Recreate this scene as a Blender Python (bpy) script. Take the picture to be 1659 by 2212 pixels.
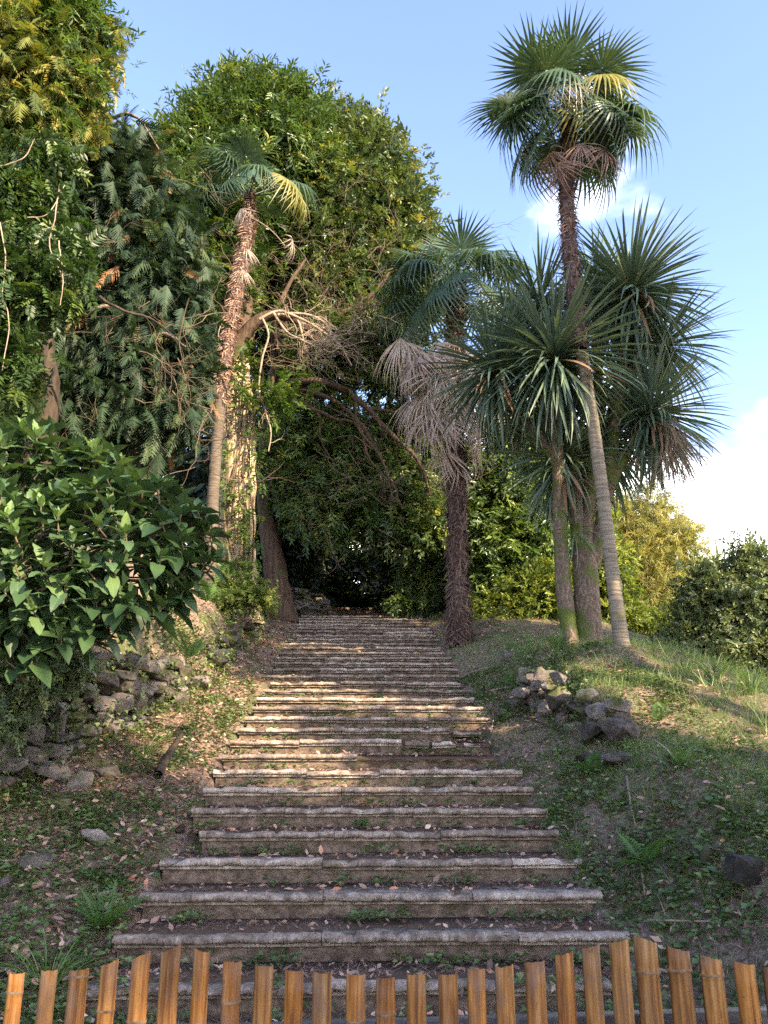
import bpy, bmesh, math, random
import numpy as np
from mathutils import Vector, Matrix

for _o in list(bpy.data.objects):
    bpy.data.objects.remove(_o)
SC = bpy.context.scene
COL = SC.collection
RAD = math.radians

# ------------------------------------------------------------------ camera
PITCH, YAW = 16.5, 1.9          # degrees up, degrees to the right of the stair axis
cam_d = bpy.data.cameras.new('camera')
cam = bpy.data.objects.new('camera', cam_d); COL.objects.link(cam)
cam.location = (0, 0, 0)
cam.rotation_euler = (RAD(90 + PITCH), 0, RAD(-YAW))
cam_d.sensor_fit = 'VERTICAL'; cam_d.sensor_height = 34.6; cam_d.lens = 26.0
cam_d.clip_start = 0.05; cam_d.clip_end = 3000
SC.camera = cam

# ------------------------------------------------------------------ light
SUN_AZ, SUN_EL = 140.0, 28.0    # clockwise from +Y
world = bpy.data.worlds.new('World'); SC.world = world
world.use_nodes = True
def build_world():
    nt = world.node_tree; nt.nodes.clear()
    N = nt.nodes.new; L = nt.links.new
    out = N('ShaderNodeOutputWorld'); bg = N('ShaderNodeBackground')
    sky = N('ShaderNodeTexSky'); sky.sky_type = 'NISHITA'; sky.sun_disc = False
    sky.sun_elevation = RAD(SUN_EL); sky.sun_rotation = RAD(SUN_AZ)
    sky.air_density = 1.1; sky.dust_density = 1.2; sky.ozone_density = 4.0
    tc = N('ShaderNodeTexCoord')
    sep = N('ShaderNodeSeparateXYZ'); L(tc.outputs['Generated'], sep.inputs[0])
    # cumulus: noise threshold that falls towards the horizon
    mp = N('ShaderNodeMapping'); mp.inputs['Location'].default_value = (1.824, 5.694, 2.487); mp.inputs['Scale'].default_value = (1, 1, 1.7)
    L(tc.outputs['Generated'], mp.inputs[0])
    nz = N('ShaderNodeTexNoise'); nz.inputs['Scale'].default_value = 3.2; nz.inputs['Detail'].default_value = 7; nz.inputs['Roughness'].default_value = .52
    L(mp.outputs[0], nz.inputs[0])
    band = N('ShaderNodeMapRange'); band.inputs[1].default_value = .18; band.inputs[2].default_value = .62
    band.inputs[3].default_value = .34; band.inputs[4].default_value = -.07
    L(sep.outputs['Z'], band.inputs[0])
    side = N('ShaderNodeMath'); side.operation = 'MULTIPLY_ADD'; L(sep.outputs['X'], side.inputs[0]); side.inputs[1].default_value = .15; L(band.outputs[0], side.inputs[2])
    add = N('ShaderNodeMath'); add.operation = 'ADD'; L(nz.outputs['Fac'], add.inputs[0]); L(side.outputs[0], add.inputs[1])
    th = N('ShaderNodeMapRange'); th.interpolation_type = 'SMOOTHSTEP'
    th.inputs[1].default_value = .63; th.inputs[2].default_value = .86
    L(add.outputs[0], th.inputs[0])
    mix = N('ShaderNodeMix'); mix.data_type = 'RGBA'; mix.clamp_factor = True
    tint = N('ShaderNodeMix'); tint.data_type = 'RGBA'; tint.blend_type = 'MULTIPLY'; tint.inputs['Factor'].default_value = 1; L(sky.outputs[0], tint.inputs[6]); tint.inputs[7].default_value = (1.08, .91, .92, 1)
    L(th.outputs[0], mix.inputs['Factor']); L(tint.outputs[2], mix.inputs[6])
    mix.inputs[7].default_value = (9.0, 8.7, 8.6, 1)
    L(mix.outputs[2], bg.inputs['Color']); bg.inputs['Strength'].default_value = .1
    L(bg.outputs[0], out.inputs[0])
build_world()
sd = bpy.data.lights.new('sun', 'SUN'); sun = bpy.data.objects.new('sun', sd); COL.objects.link(sun)
sd.energy = 3.0; sd.angle = RAD(.6); sd.color = (1.0, .77, .51)
TOSUN = Vector((math.sin(RAD(SUN_AZ)) * math.cos(RAD(SUN_EL)), math.cos(RAD(SUN_AZ)) * math.cos(RAD(SUN_EL)), math.sin(RAD(SUN_EL))))
sun.rotation_euler = TOSUN.to_track_quat('Z', 'Y').to_euler()
sun.location = (30, -15, 25)
SC.view_settings.view_transform = 'Standard'; SC.view_settings.look = 'None'
SC.view_settings.gamma = 1; SC.view_settings.use_curve_mapping = False
SC.view_settings.exposure = 2.72
SC.render.engine = 'CYCLES'
SC.cycles.max_bounces = 6; SC.cycles.diffuse_bounces = 4; SC.cycles.glossy_bounces = 2
SC.cycles.transmission_bounces = 4; SC.cycles.transparent_max_bounces = 4
SC.cycles.use_denoising = False

# ------------------------------------------------------------------ picture point -> place
_p, _y = RAD(PITCH), RAD(YAW)
_F = Vector((math.sin(_y) * math.cos(_p), math.cos(_y) * math.cos(_p), math.sin(_p)))
_R = Vector((math.cos(_y), -math.sin(_y), 0)); _U = _R.cross(_F)
def px(u, v, Y):
    """The point at distance Y up the stair axis seen at (u, v) of a 1659 x 2212 print of the photograph."""
    d = _F * 1662 + _R * (u - 829.5) - _U * (v - 1106)
    return d * (Y / d.y)
def ppm(P):
    return 1662 / P.dot(_F)      # print pixels per metre at a place

rng = np.random.default_rng(7)
random.seed(7)

# ------------------------------------------------------------------ mesh helpers
class MB:
    def __init__(s): s.v, s.f, s.r, s.n = [], [], [], 0
    def add(s, verts, faces, rnd=None):
        verts = np.asarray(verts, float).reshape(-1, 3); faces = np.asarray(faces, int)
        s.v.append(verts); s.f.append(faces + s.n); s.n += len(verts)
        if rnd is None: rnd = np.zeros(len(faces))
        s.r.append(np.broadcast_to(np.asarray(rnd, float), (len(faces),)))
    def bake(s, tpl, mats, locs, rnd=None):
        tv, tf = tpl[0], tpl[1]; n = len(mats)
        if n == 0: return
        V = np.einsum('nij,vj->nvi', mats, tv) + locs[:, None, :]
        Fc = tf[None] + (np.arange(n) * len(tv))[:, None, None]
        if rnd is None: rnd = rng.random(n)
        per = np.repeat(rnd, len(tf))
        if len(tpl) > 2: per = per + np.tile(tpl[2], n)
        s.add(V.reshape(-1, 3), Fc.reshape(-1, tf.shape[1]), np.clip(per, 0, 1))
    def mesh(s, name, smooth=False):
        me = bpy.data.meshes.new(name)
        V = np.concatenate(s.v); me.vertices.add(len(V)); me.vertices.foreach_set('co', V.astype(np.float32).ravel())
        li = np.concatenate([f.ravel() for f in s.f]); ks = np.concatenate([np.full(len(f), f.shape[1]) for f in s.f])
        me.loops.add(len(li)); me.loops.foreach_set('vertex_index', li.astype(np.int32))
        st = np.concatenate([[0], np.cumsum(ks)[:-1]])
        me.polygons.add(len(ks)); me.polygons.foreach_set('loop_start', st.astype(np.int32))
        if smooth: me.polygons.foreach_set('use_smooth', np.ones(len(ks), bool))
        me.update(calc_edges=True)
        a = me.attributes.new('rnd', 'FLOAT', 'FACE'); a.data.foreach_set('value', np.concatenate(s.r).astype(np.float32))
        return me
    def build(s, name, mat, parent=None, smooth=False, loc=None):
        me = s.mesh(name, smooth); me.materials.append(mat)
        return link(name, me, parent, loc)

def link(name, me, parent=None, loc=None):
    o = bpy.data.objects.new(name, me); COL.objects.link(o)
    if parent is not None:
        o.parent = parent
        if me is not None and loc is None:   # mesh was given in world space
            o.matrix_parent_inverse = Matrix.Translation(parent.location).inverted() if parent.parent is None else (parent.parent_world if hasattr(parent, 'parent_world') else Matrix())
    if loc is not None: o.location = loc
    return o
def thing(name, label, cat, loc=(0, 0, 0), group=None):
    o = bpy.data.objects.new(name, None); COL.objects.link(o); o.location = loc; o.empty_display_size = .2
    o['label'] = label; o['category'] = cat
    if group: o['group'] = group
    return o
def tag(o, label, cat, group=None):
    o['label'] = label; o['category'] = cat
    if group: o['group'] = group
    return o
def stuff(o, label=None):
    o['kind'] = 'stuff'
    if label: o['label'] = label
    return o
def place(o, parent, M):
    """Child of an unrotated Empty, at world matrix M."""
    o.parent = parent
    o.matrix_basis = Matrix.Translation(-parent.location) @ M if parent.parent is None else M
    return o

def nrm(a): return a / np.maximum(np.linalg.norm(a, axis=-1, keepdims=True), 1e-9)
def frames(d, up=(0, 0, 1), roll=0.0, scale=None):
    """(n,3,3): local y along d, local z as near up as it goes, then rolled."""
    d = nrm(np.asarray(d, float)); n = len(d)
    up = np.broadcast_to(np.asarray(up, float), d.shape)
    x = np.cross(d, up); bad = np.linalg.norm(x, axis=1) < 1e-3
    x[bad] = (1, 0, 0); x = nrm(x); z = np.cross(x, d)
    r = np.broadcast_to(np.asarray(roll, float), (n,))[:, None]
    x2 = x * np.cos(r) + z * np.sin(r); z2 = -x * np.sin(r) + z * np.cos(r)
    m = np.stack([x2, d, z2], axis=2)
    if scale is not None: m = m * np.broadcast_to(np.asarray(scale, float), (n,))[:, None, None]
    return m
def M4(m3, loc):
    M = Matrix([[*m3[0], loc[0]], [*m3[1], loc[1]], [*m3[2], loc[2]], [0, 0, 0, 1]])
    return M
def catmull(P, n):
    P = np.asarray(P, float); k = len(P)
    if k == 2: return P[0] + (P[1] - P[0]) * np.linspace(0, 1, n)[:, None]
    Q = np.vstack([2 * P[0] - P[1], P, 2 * P[-1] - P[-2]])
    t = np.linspace(0, k - 1 - 1e-6, n); i = t.astype(int); f = (t - i)[:, None]
    a, b, c, d = Q[i], Q[i + 1], Q[i + 2], Q[i + 3]
    return .5 * (2 * b + (c - a) * f + (2 * a - 5 * b + 4 * c - d) * f ** 2 + (3 * b - a - 3 * c + d) * f ** 3)
def tube(mb, P, R, sides=8, jit=0.0, rnd=0.0, cap=True, ell=None):
    P = np.asarray(P, float); n = len(P); R = np.broadcast_to(np.asarray(R, float), (n,))
    T = nrm(np.gradient(P, axis=0))
    x = np.cross(T, (0, .12, 1.)); bad = np.linalg.norm(x, axis=1) < .05; x[bad] = np.cross(T[bad], (1., 0, .1)); 
    x = nrm(x)
    for i in range(1, n):
        if np.dot(x[i], x[i - 1]) < 0: x[i] = -x[i]
    z = np.cross(x, T)
    a = np.linspace(0, 2 * np.pi, sides, endpoint=False)
    rr = R[:, None] * (1 + jit * rng.normal(size=(n, sides)))
    if ell is not None: rr = rr * ell[None, :]
    V = P[:, None] + rr[..., None] * (np.cos(a)[None, :, None] * x[:, None] + np.sin(a)[None, :, None] * z[:, None])
    i = np.arange(n - 1)[:, None]; j = np.arange(sides)[None]; j2 = (j + 1) % sides
    F = np.stack([i * sides + j, i * sides + j2, (i + 1) * sides + j2, (i + 1) * sides + j], -1).reshape(-1, 4)
    V = V.reshape(-1, 3)
    mb.add(V, F, rnd)
    if cap:
        c = np.concatenate([V[-sides:], P[-1:] + T[-1:] * R[-1] * .4]); jj = np.arange(sides)
        mb.add(c, np.stack([jj, (jj + 1) % sides, np.full(sides, sides)], 1), rnd)
def box_vf(x0, x1, y0, y1, z0, z1):
    v = [(x0, y0, z0), (x1, y0, z0), (x1, y1, z0), (x0, y1, z0), (x0, y0, z1), (x1, y0, z1), (x1, y1, z1), (x0, y1, z1)]
    f = [(3, 2, 1, 0), (4, 5, 6, 7), (0, 1, 5, 4), (1, 2, 6, 5), (2, 3, 7, 6), (3, 0, 4, 7)]
    return v, f
_ws = np.random.default_rng(3)
_WV = [(_ws.normal(size=2), _ws.random() * 6.28) for _ in range(14)]
def wav(x, y, s=1.0):
    """Smooth pseudo-noise, about -1..1."""
    r = 0
    for k, (d, p) in enumerate(_WV):
        w = (1 + .35 * k) / s
        r = r + np.sin(x * d[0] * w + y * d[1] * w + p) / (1 + .25 * k)
    return r / 3.2
def sst(a, b, x):
    t = np.clip((x - a) / (b - a), 0, 1); return t * t * (3 - 2 * t)

# ------------------------------------------------------------------ materials
def new_mat(name):
    m = bpy.data.materials.new(name); m.use_nodes = True; nt = m.node_tree; nt.nodes.clear()
    return m, nt, nt.nodes.new, nt.links.new
def ramp(N, stops):
    r = N('ShaderNodeValToRGB'); e = r.color_ramp.elements
    while len(e) < len(stops): e.new(.5)
    for i, (p, c) in enumerate(stops): e[i].position = p; e[i].color = (*c, 1)
    return r
def leaf_mat(name, stops, trans=.3, rough=.42, obj=False, spec=.45, tint=(1.25, 1.25, .55), veins=False):
    m, nt, N, L = new_mat(name)
    out = N('ShaderNodeOutputMaterial')
    if obj: src = N('ShaderNodeObjectInfo').outputs['Random']
    else:
        at = N('ShaderNodeAttribute'); at.attribute_name = 'rnd'; src = at.outputs['Fac']
    ge = N('ShaderNodeNewGeometry'); nz = N('ShaderNodeTexNoise'); nz.inputs['Scale'].default_value = 1.3; nz.inputs['Detail'].default_value = 3
    L(ge.outputs['Position'], nz.inputs[0])
    ma = N('ShaderNodeMath'); ma.operation = 'MULTIPLY_ADD'; L(nz.outputs['Fac'], ma.inputs[0]); ma.inputs[1].default_value = .5; ma.inputs[2].default_value = -.25
    ad = N('ShaderNodeMath'); ad.operation = 'ADD'; ad.use_clamp = True; L(src, ad.inputs[0]); L(ma.outputs[0], ad.inputs[1])
    r = ramp(N, stops); L(ad.outputs[0], r.inputs[0])
    col = r.outputs[0]
    bs = N('ShaderNodeBsdfPrincipled'); bs.inputs['Roughness'].default_value = rough; bs.inputs['Specular IOR Level'].default_value = spec
    if veins:
        uv = N('ShaderNodeUVMap'); sp = N('ShaderNodeSeparateXYZ'); L(uv.outputs[0], sp.inputs[0])
        ab = N('ShaderNodeMath'); ab.operation = 'ABSOLUTE'; L(sp.outputs[0], ab.inputs[0])
        k = N('ShaderNodeMath'); k.operation = 'MULTIPLY_ADD'; L(ab.outputs[0], k.inputs[0]); k.inputs[1].default_value = -.55; L(sp.outputs[1], k.inputs[2])
        s = N('ShaderNodeMath'); s.operation = 'MULTIPLY'; L(k.outputs[0], s.inputs[0]); s.inputs[1].default_value = 62
        sn = N('ShaderNodeMath'); sn.operation = 'SINE'; L(s.outputs[0], sn.inputs[0])
        mid = N('ShaderNodeMapRange'); mid.inputs[1].default_value = 0; mid.inputs[2].default_value = .06; mid.inputs[3].default_value = 1; mid.inputs[4].default_value = 0; L(ab.outputs[0], mid.inputs[0])
        vn = N('ShaderNodeMapRange'); vn.inputs[1].default_value = .82; vn.inputs[2].default_value = 1; L(sn.outputs[0], vn.inputs[0])
        mx = N('ShaderNodeMath'); mx.operation = 'MAXIMUM'; L(mid.outputs[0], mx.inputs[0]); L(vn.outputs[0], mx.inputs[1])
        fc = N('ShaderNodeMath'); fc.operation = 'MULTIPLY'; L(mx.outputs[0], fc.inputs[0]); fc.inputs[1].default_value = .45
        mc = N('ShaderNodeMix'); mc.data_type = 'RGBA'; L(fc.outputs[0], mc.inputs['Factor']); L(col, mc.inputs[6]); mc.inputs[7].default_value = (.17, .24, .09, 1)
        col = mc.outputs[2]
        bp = N('ShaderNodeBump'); bp.inputs['Strength'].default_value = .35; bp.inputs['Distance'].default_value = .01; L(sn.outputs[0], bp.inputs['Height']); L(bp.outputs[0], bs.inputs['Normal'])
    L(col, bs.inputs['Base Color'])
    if trans > 0:
        tr = N('ShaderNodeBsdfTranslucent'); mu = N('ShaderNodeMix'); mu.data_type = 'RGBA'; mu.blend_type = 'MULTIPLY'; mu.inputs['Factor'].default_value = 1
        L(col, mu.inputs[6]); mu.inputs[7].default_value = (*tint, 1); L(mu.outputs[2], tr.inputs[0])
        mi = N('ShaderNodeMixShader'); mi.inputs[0].default_value = trans; L(bs.outputs[0], mi.inputs[1]); L(tr.outputs[0], mi.inputs[2]); L(mi.outputs[0], out.inputs[0])
    else: L(bs.outputs[0], out.inputs[0])
    return m
def rough_mat(name, stops, scale=6, detail=8, rough=.9, bump=.5, stretch=(1, 1, 1), dist=.03, moss=None, top=None, rndmix=0.0, coord='world', rnoise=.6, bscale=None):
    """Noise-coloured rough surface; moss = (colour, amount) in patches; top = (colour, amount) settled on upward faces."""
    m, nt, N, L = new_mat(name)
    out = N('ShaderNodeOutputMaterial'); bs = N('ShaderNodeBsdfPrincipled'); bs.inputs['Roughness'].default_value = rough; bs.inputs['Specular IOR Level'].default_value = .25
    if coord == 'object': src = N('ShaderNodeTexCoord').outputs['Object']
    else: src = N('ShaderNodeNewGeometry').outputs['Position']
    mp = N('ShaderNodeMapping'); mp.inputs['Scale'].default_value = stretch; L(src, mp.inputs[0])
    nz = N('ShaderNodeTexNoise'); nz.inputs['Scale'].default_value = scale; nz.inputs['Detail'].default_value = detail; nz.inputs['Roughness'].default_value = rnoise
    L(mp.outputs[0], nz.inputs[0])
    f = nz.outputs['Fac']
    if rndmix:
        oi = N('ShaderNodeObjectInfo'); a = N('ShaderNodeMath'); a.operation = 'MULTIPLY_ADD'; L(oi.outputs['Random'], a.inputs[0]); a.inputs[1].default_value = rndmix; a.inputs[2].default_value = -rndmix / 2
        b = N('ShaderNodeMath'); b.operation = 'ADD'; L(f, b.inputs[0]); L(a.outputs[0], b.inputs[1]); f = b.outputs[0]
    r = ramp(N, stops); L(f, r.inputs[0]); col = r.outputs[0]
    def layer(col, colour, fac):
        mx = N('ShaderNodeMix'); mx.data_type = 'RGBA'; L(fac, mx.inputs['Factor']); L(col, mx.inputs[6])
        mx.inputs[7].default_value = (*colour, 1); return mx.outputs[2]
    if moss:
        n2 = N('ShaderNodeTexNoise'); n2.inputs['Scale'].default_value = 2.6; n2.inputs['Detail'].default_value = 6; L(src, n2.inputs[0])
        q = N('ShaderNodeMapRange'); q.inputs[1].default_value = 1 - moss[1]; q.inputs[2].default_value = 1 - moss[1] + .1; L(n2.outputs['Fac'], q.inputs[0])
        col = layer(col, moss[0], q.outputs[0])
    if top:
        ge = N('ShaderNodeNewGeometry'); sp = N('ShaderNodeSeparateXYZ'); L(ge.outputs['True Normal'], sp.inputs[0])
        n3 = N('ShaderNodeTexNoise'); n3.inputs['Scale'].default_value = 9; n3.inputs['Detail'].default_value = 5; L(src, n3.inputs[0])
        s3 = N('ShaderNodeMath'); s3.operation = 'MULTIPLY_ADD'; L(n3.outputs['Fac'], s3.inputs[0]); s3.inputs[1].default_value = .8; L(sp.outputs['Z'], s3.inputs[2])
        q = N('ShaderNodeMapRange'); q.inputs[1].default_value = 1.3 - top[1]; q.inputs[2].default_value = 1.45 - top[1]; L(s3.outputs[0], q.inputs[0])
        col = layer(col, top[0], q.outputs[0])
    L(col, bs.inputs['Base Color'])
    nb = nz
    if bscale:
        nb = N('ShaderNodeTexNoise'); nb.inputs['Scale'].default_value = bscale; nb.inputs['Detail'].default_value = 6; nb.inputs['Roughness'].default_value = .7; L(mp.outputs[0], nb.inputs[0])
    bp = N('ShaderNodeBump'); bp.inputs['Strength'].default_value = bump; bp.inputs['Distance'].default_value = dist
    L(nb.outputs['Fac'], bp.inputs['Height']); L(bp.outputs[0], bs.inputs['Normal'])
    L(bs.outputs[0], out.inputs[0]); return m

M = {}
def ground_mat():
    m, nt, N, L = new_mat('soil')
    out = N('ShaderNodeOutputMaterial'); bs = N('ShaderNodeBsdfPrincipled'); bs.inputs['Roughness'].default_value = .95; bs.inputs['Specular IOR Level'].default_value = .15
    ge = N('ShaderNodeNewGeometry')
    def noise(s, d, r=.6):
        n = N('ShaderNodeTexNoise'); n.inputs['Scale'].default_value = s; n.inputs['Detail'].default_value = d; n.inputs['Roughness'].default_value = r; L(ge.outputs['Position'], n.inputs[0]); return n
    n1 = noise(28, 8, .75); r1 = ramp(N, [(.32, (.07, .05, .04)), (.47, (.17, .125, .098)), (.57, (.28, .21, .165)), (.7, (.42, .335, .27))]); L(n1.outputs['Fac'], r1.inputs[0])
    n2 = noise(1.7, 7, .65); n4 = noise(34, 4); r2 = ramp(N, [(.3, (.05, .065, .025)), (.7, (.12, .145, .06))]); L(n4.outputs['Fac'], r2.inputs[0])
    q = N('ShaderNodeMapRange'); q.inputs[1].default_value = .47; q.inputs[2].default_value = .6; L(n2.outputs['Fac'], q.inputs[0])
    mx = N('ShaderNodeMix'); mx.data_type = 'RGBA'; L(q.outputs[0], mx.inputs['Factor']); L(r1.outputs[0], mx.inputs[6]); L(r2.outputs[0], mx.inputs[7])
    L(mx.outputs[2], bs.inputs['Base Color'])
    bp = N('ShaderNodeBump'); bp.inputs['Strength'].default_value = .9; bp.inputs['Distance'].default_value = .03; L(n1.outputs['Fac'], bp.inputs['Height']); L(bp.outputs[0], bs.inputs['Normal'])
    L(bs.outputs[0], out.inputs[0]); return m
M['soil'] = ground_mat()
G = lambda *c: c
# foliage (rnd along the ramp)
M['magnolia'] = leaf_mat('magnolia_leaf', [(0, (.035, .062, .022)), (.45, (.075, .115, .036)), (.8, (.12, .165, .045)), (.95, (.19, .20, .045)), (1, (.28, .24, .05))], .28, .38)
M['laurel'] = leaf_mat('laurel_leaf', [(0, (.035, .07, .022)), (.5, (.075, .13, .036)), (.85, (.14, .195, .045)), (1, (.25, .27, .06))], .32, .33)
M['dark'] = leaf_mat('shade_tinted_leaf', [(0, (.012, .024, .010)), (.6, (.026, .046, .018)), (1, (.05, .075, .025))], .2, .4)  # leaf colour darkened to carry the deep shade of the opening
M['cypress'] = leaf_mat('cypress_leaf', [(0, (.015, .034, .02)), (.55, (.034, .064, .034)), (.88, (.062, .098, .042)), (.97, (.15, .10, .045)), (1, (.22, .115, .05))], .22, .6, spec=.25)
M['sunny'] = leaf_mat('sun_tinted_spray', [(0, (.045, .07, .02)), (.35, (.10, .125, .03)), (.7, (.22, .22, .05)), (1, (.38, .31, .08))], .3, .55, spec=.25)  # warm sunlight on the crown is put into these yellow tones
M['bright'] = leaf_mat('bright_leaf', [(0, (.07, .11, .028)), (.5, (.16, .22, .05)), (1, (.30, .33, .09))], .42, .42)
M['laurel2'] = leaf_mat('glossy_laurel_leaf', [(0, (.04, .08, .03)), (.6, (.09, .15, .045)), (1, (.2, .27, .07))], .35, .3)
M['vine_shaded'] = leaf_mat('vine_leaf_shaded', [(0, (.018, .042, .012)), (.6, (.045, .09, .024)), (1, (.11, .16, .04))], .3, .45)  # darker copy of the vine leaf, deep shade painted into its colour
M['vine'] = leaf_mat('vine_leaf', [(0, (.035, .075, .016)), (.6, (.075, .14, .028)), (1, (.16, .21, .045))], .4, .45)
M['golden'] = leaf_mat('golden_conifer', [(0, (.20, .22, .085)), (.5, (.33, .33, .13)), (1, (.46, .41, .18))], .4, .6, spec=.2)
M['hedge'] = leaf_mat('hedge_leaf', [(0, (.06, .095, .05)), (.6, (.12, .165, .075)), (1, (.22, .26, .10))], .25, .4)
M['palm'] = leaf_mat('palm_leaf', [(0, (.026, .056, .036)), (.6, (.05, .095, .055)), (1, (.09, .14, .065))], .25, .36, tint=(1.3, 1.2, .5))
M['palm_pale'] = leaf_mat('palm_leaf_sun_gold', [(0, (.09, .12, .035)), (.5, (.17, .18, .05)), (1, (.30, .25, .09))], .35, .4)  # golden fronds: warm sun through the blades put into the colour
M['palm_dead'] = leaf_mat('palm_leaf_dead', [(0, (.23, .18, .15)), (.5, (.40, .335, .28)), (1, (.56, .49, .42))], .2, .7, spec=.2, tint=(1.2, .95, .7))
M['cordyline'] = leaf_mat('sword_leaf', [(0, (.06, .10, .08)), (.55, (.10, .16, .115)), (.9, (.14, .20, .12)), (1, (.19, .22, .11))], .2, .42, obj=True, tint=(1.3, 1.2, .6))
M['cordyline_rnd'] = leaf_mat('sword_leaf_mass', [(0, (.06, .10, .08)), (.55, (.10, .16, .115)), (1, (.15, .20, .11))], .2, .45)
M['cordyline_dead'] = leaf_mat('sword_leaf_dead', [(0, (.15, .10, .06)), (1, (.30, .21, .13))], .2, .7, obj=True, spec=.2, tint=(1.2, .95, .7))
M['hydrangea'] = leaf_mat('hydrangea_leaf', [(0, (.036, .08, .044)), (.6, (.065, .125, .056)), (1, (.11, .18, .065))], .22, .45, obj=True, veins=True)
M['hydrangea_young'] = leaf_mat('hydrangea_young_leaf', [(0, (.12, .22, .07)), (1, (.18, .28, .085))], .3, .45, obj=True, veins=True)
M['hydrangea_in'] = leaf_mat('hydrangea_inner_leaf', [(0, (.03, .065, .028)), (1, (.06, .115, .04))], .2, .45)  # darker copy of the leaf, shade inside the bush put into its colour
M['fern'] = leaf_mat('fern_leaf', [(0, (.05, .12, .03)), (1, (.11, .2, .05))], .35, .5, obj=True)
M['grass'] = leaf_mat('grass_blade', [(0, (.065, .12, .038)), (.55, (.13, .21, .06)), (.88, (.21, .275, .09)), (1, (.36, .31, .17))], .35, .5)
M['weed'] = leaf_mat('weed_leaf', [(0, (.06, .10, .04)), (.6, (.12, .185, .065)), (1, (.21, .28, .10))], .3, .45)
M['litter'] = leaf_mat('dead_leaf', [(0, (.09, .058, .045)), (.3, (.22, .14, .105)), (.6, (.36, .245, .185)), (.85, (.47, .345, .265)), (.93, (.42, .19, .10)), (1, (.6, .5, .4))], .12, .7, spec=.25, tint=(1.2, .9, .6))
# wood and stone
M['bark_pale'] = rough_mat('bark_pale', [(.3, (.17, .12, .075)), (.5, (.36, .285, .185)), (.7, (.52, .43, .29))], 5, 8, bump=.9, stretch=(3, 3, .5), dist=.05, moss=((.17, .18, .06), .40))
M['bark_brown'] = rough_mat('bark_brown', [(.3, (.035, .025, .018)), (.55, (.085, .058, .041)), (.75, (.15, .105, .075))], 6, 8, bump=.8, stretch=(3, 3, .5), dist=.04, moss=((.06, .075, .03), .38))
M['bark_dark'] = rough_mat('bark_dark', [(.3, (.02, .016, .012)), (.6, (.055, .042, .032)), (.8, (.09, .07, .055))], 6, 7, bump=.7, stretch=(3, 3, .6), dist=.04)
M['bark_grey'] = rough_mat('bark_grey', [(.3, (.09, .07, .055)), (.55, (.17, .135, .11)), (.75, (.26, .215, .18))], 6, 8, bump=.8, stretch=(4, 4, .4), dist=.03)
M['twig'] = rough_mat('bare_twig', [(.3, (.16, .12, .085)), (.7, (.34, .28, .21))], 8, 4, bump=.3)
M['twig_dark'] = rough_mat('dark_twig', [(.3, (.06, .045, .032)), (.7, (.15, .115, .08))], 8, 4, bump=.3)
M['palm_ring'] = rough_mat('palm_ring_bark', [(.3, (.10, .085, .062)), (.5, (.19, .165, .125)), (.7, (.29, .25, .19))], 7, 7, bump=.8, stretch=(.6, .6, 6), dist=.02, moss=((.15, .14, .06), .4))
M['palm_fibre'] = rough_mat('palm_fibre', [(.3, (.04, .028, .025)), (.55, (.09, .064, .056)), (.75, (.16, .12, .105))], 16, 7, bump=1, stretch=(1, 1, .5), dist=.03)
M['fibre_strand'] = leaf_mat('fibre_strand', [(0, (.05, .03, .026)), (.5, (.115, .075, .062)), (1, (.21, .15, .125))], 0, .8, spec=.2)
M['fibre_tan'] = leaf_mat('fibre_strand_tan', [(0, (.16, .09, .06)), (.5, (.29, .18, .125)), (1, (.44, .32, .24))], 0, .8, spec=.2)
M['cord_bark'] = rough_mat('cordyline_bark', [(.3, (.06, .045, .034)), (.5, (.14, .105, .08)), (.72, (.26, .2, .15))], 18, 6, bump=1, stretch=(1.4, 1.4, .8), dist=.03, moss=((.085, .11, .025), .5))
M['stone'] = rough_mat('field_stone', [(.3, (.055, .048, .042)), (.45, (.12, .105, .093)), (.6, (.20, .176, .158)), (.75, (.31, .28, .25))], 13, 10, bump=1, dist=.05, moss=((.09, .10, .035), .47), rndmix=.3, rnoise=.75)
M['dark_stone'] = rough_mat('dark_stone', [(.3, (.022, .02, .018)), (.55, (.05, .045, .04)), (.8, (.10, .09, .08))], 7, 9, bump=.7, dist=.03, moss=((.045, .055, .022), .45), rndmix=.3)
M['riser'] = rough_mat('riser_stone', [(.34, (.04, .03, .024)), (.46, (.10, .074, .055)), (.58, (.18, .137, .103)), (.72, (.30, .235, .18))], 11, 10, rnoise=.75, bump=.8, dist=.02, stretch=(1, 1, 1.6), moss=((.045, .045, .02), .4), top=((.075, .05, .034), .35))
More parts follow.
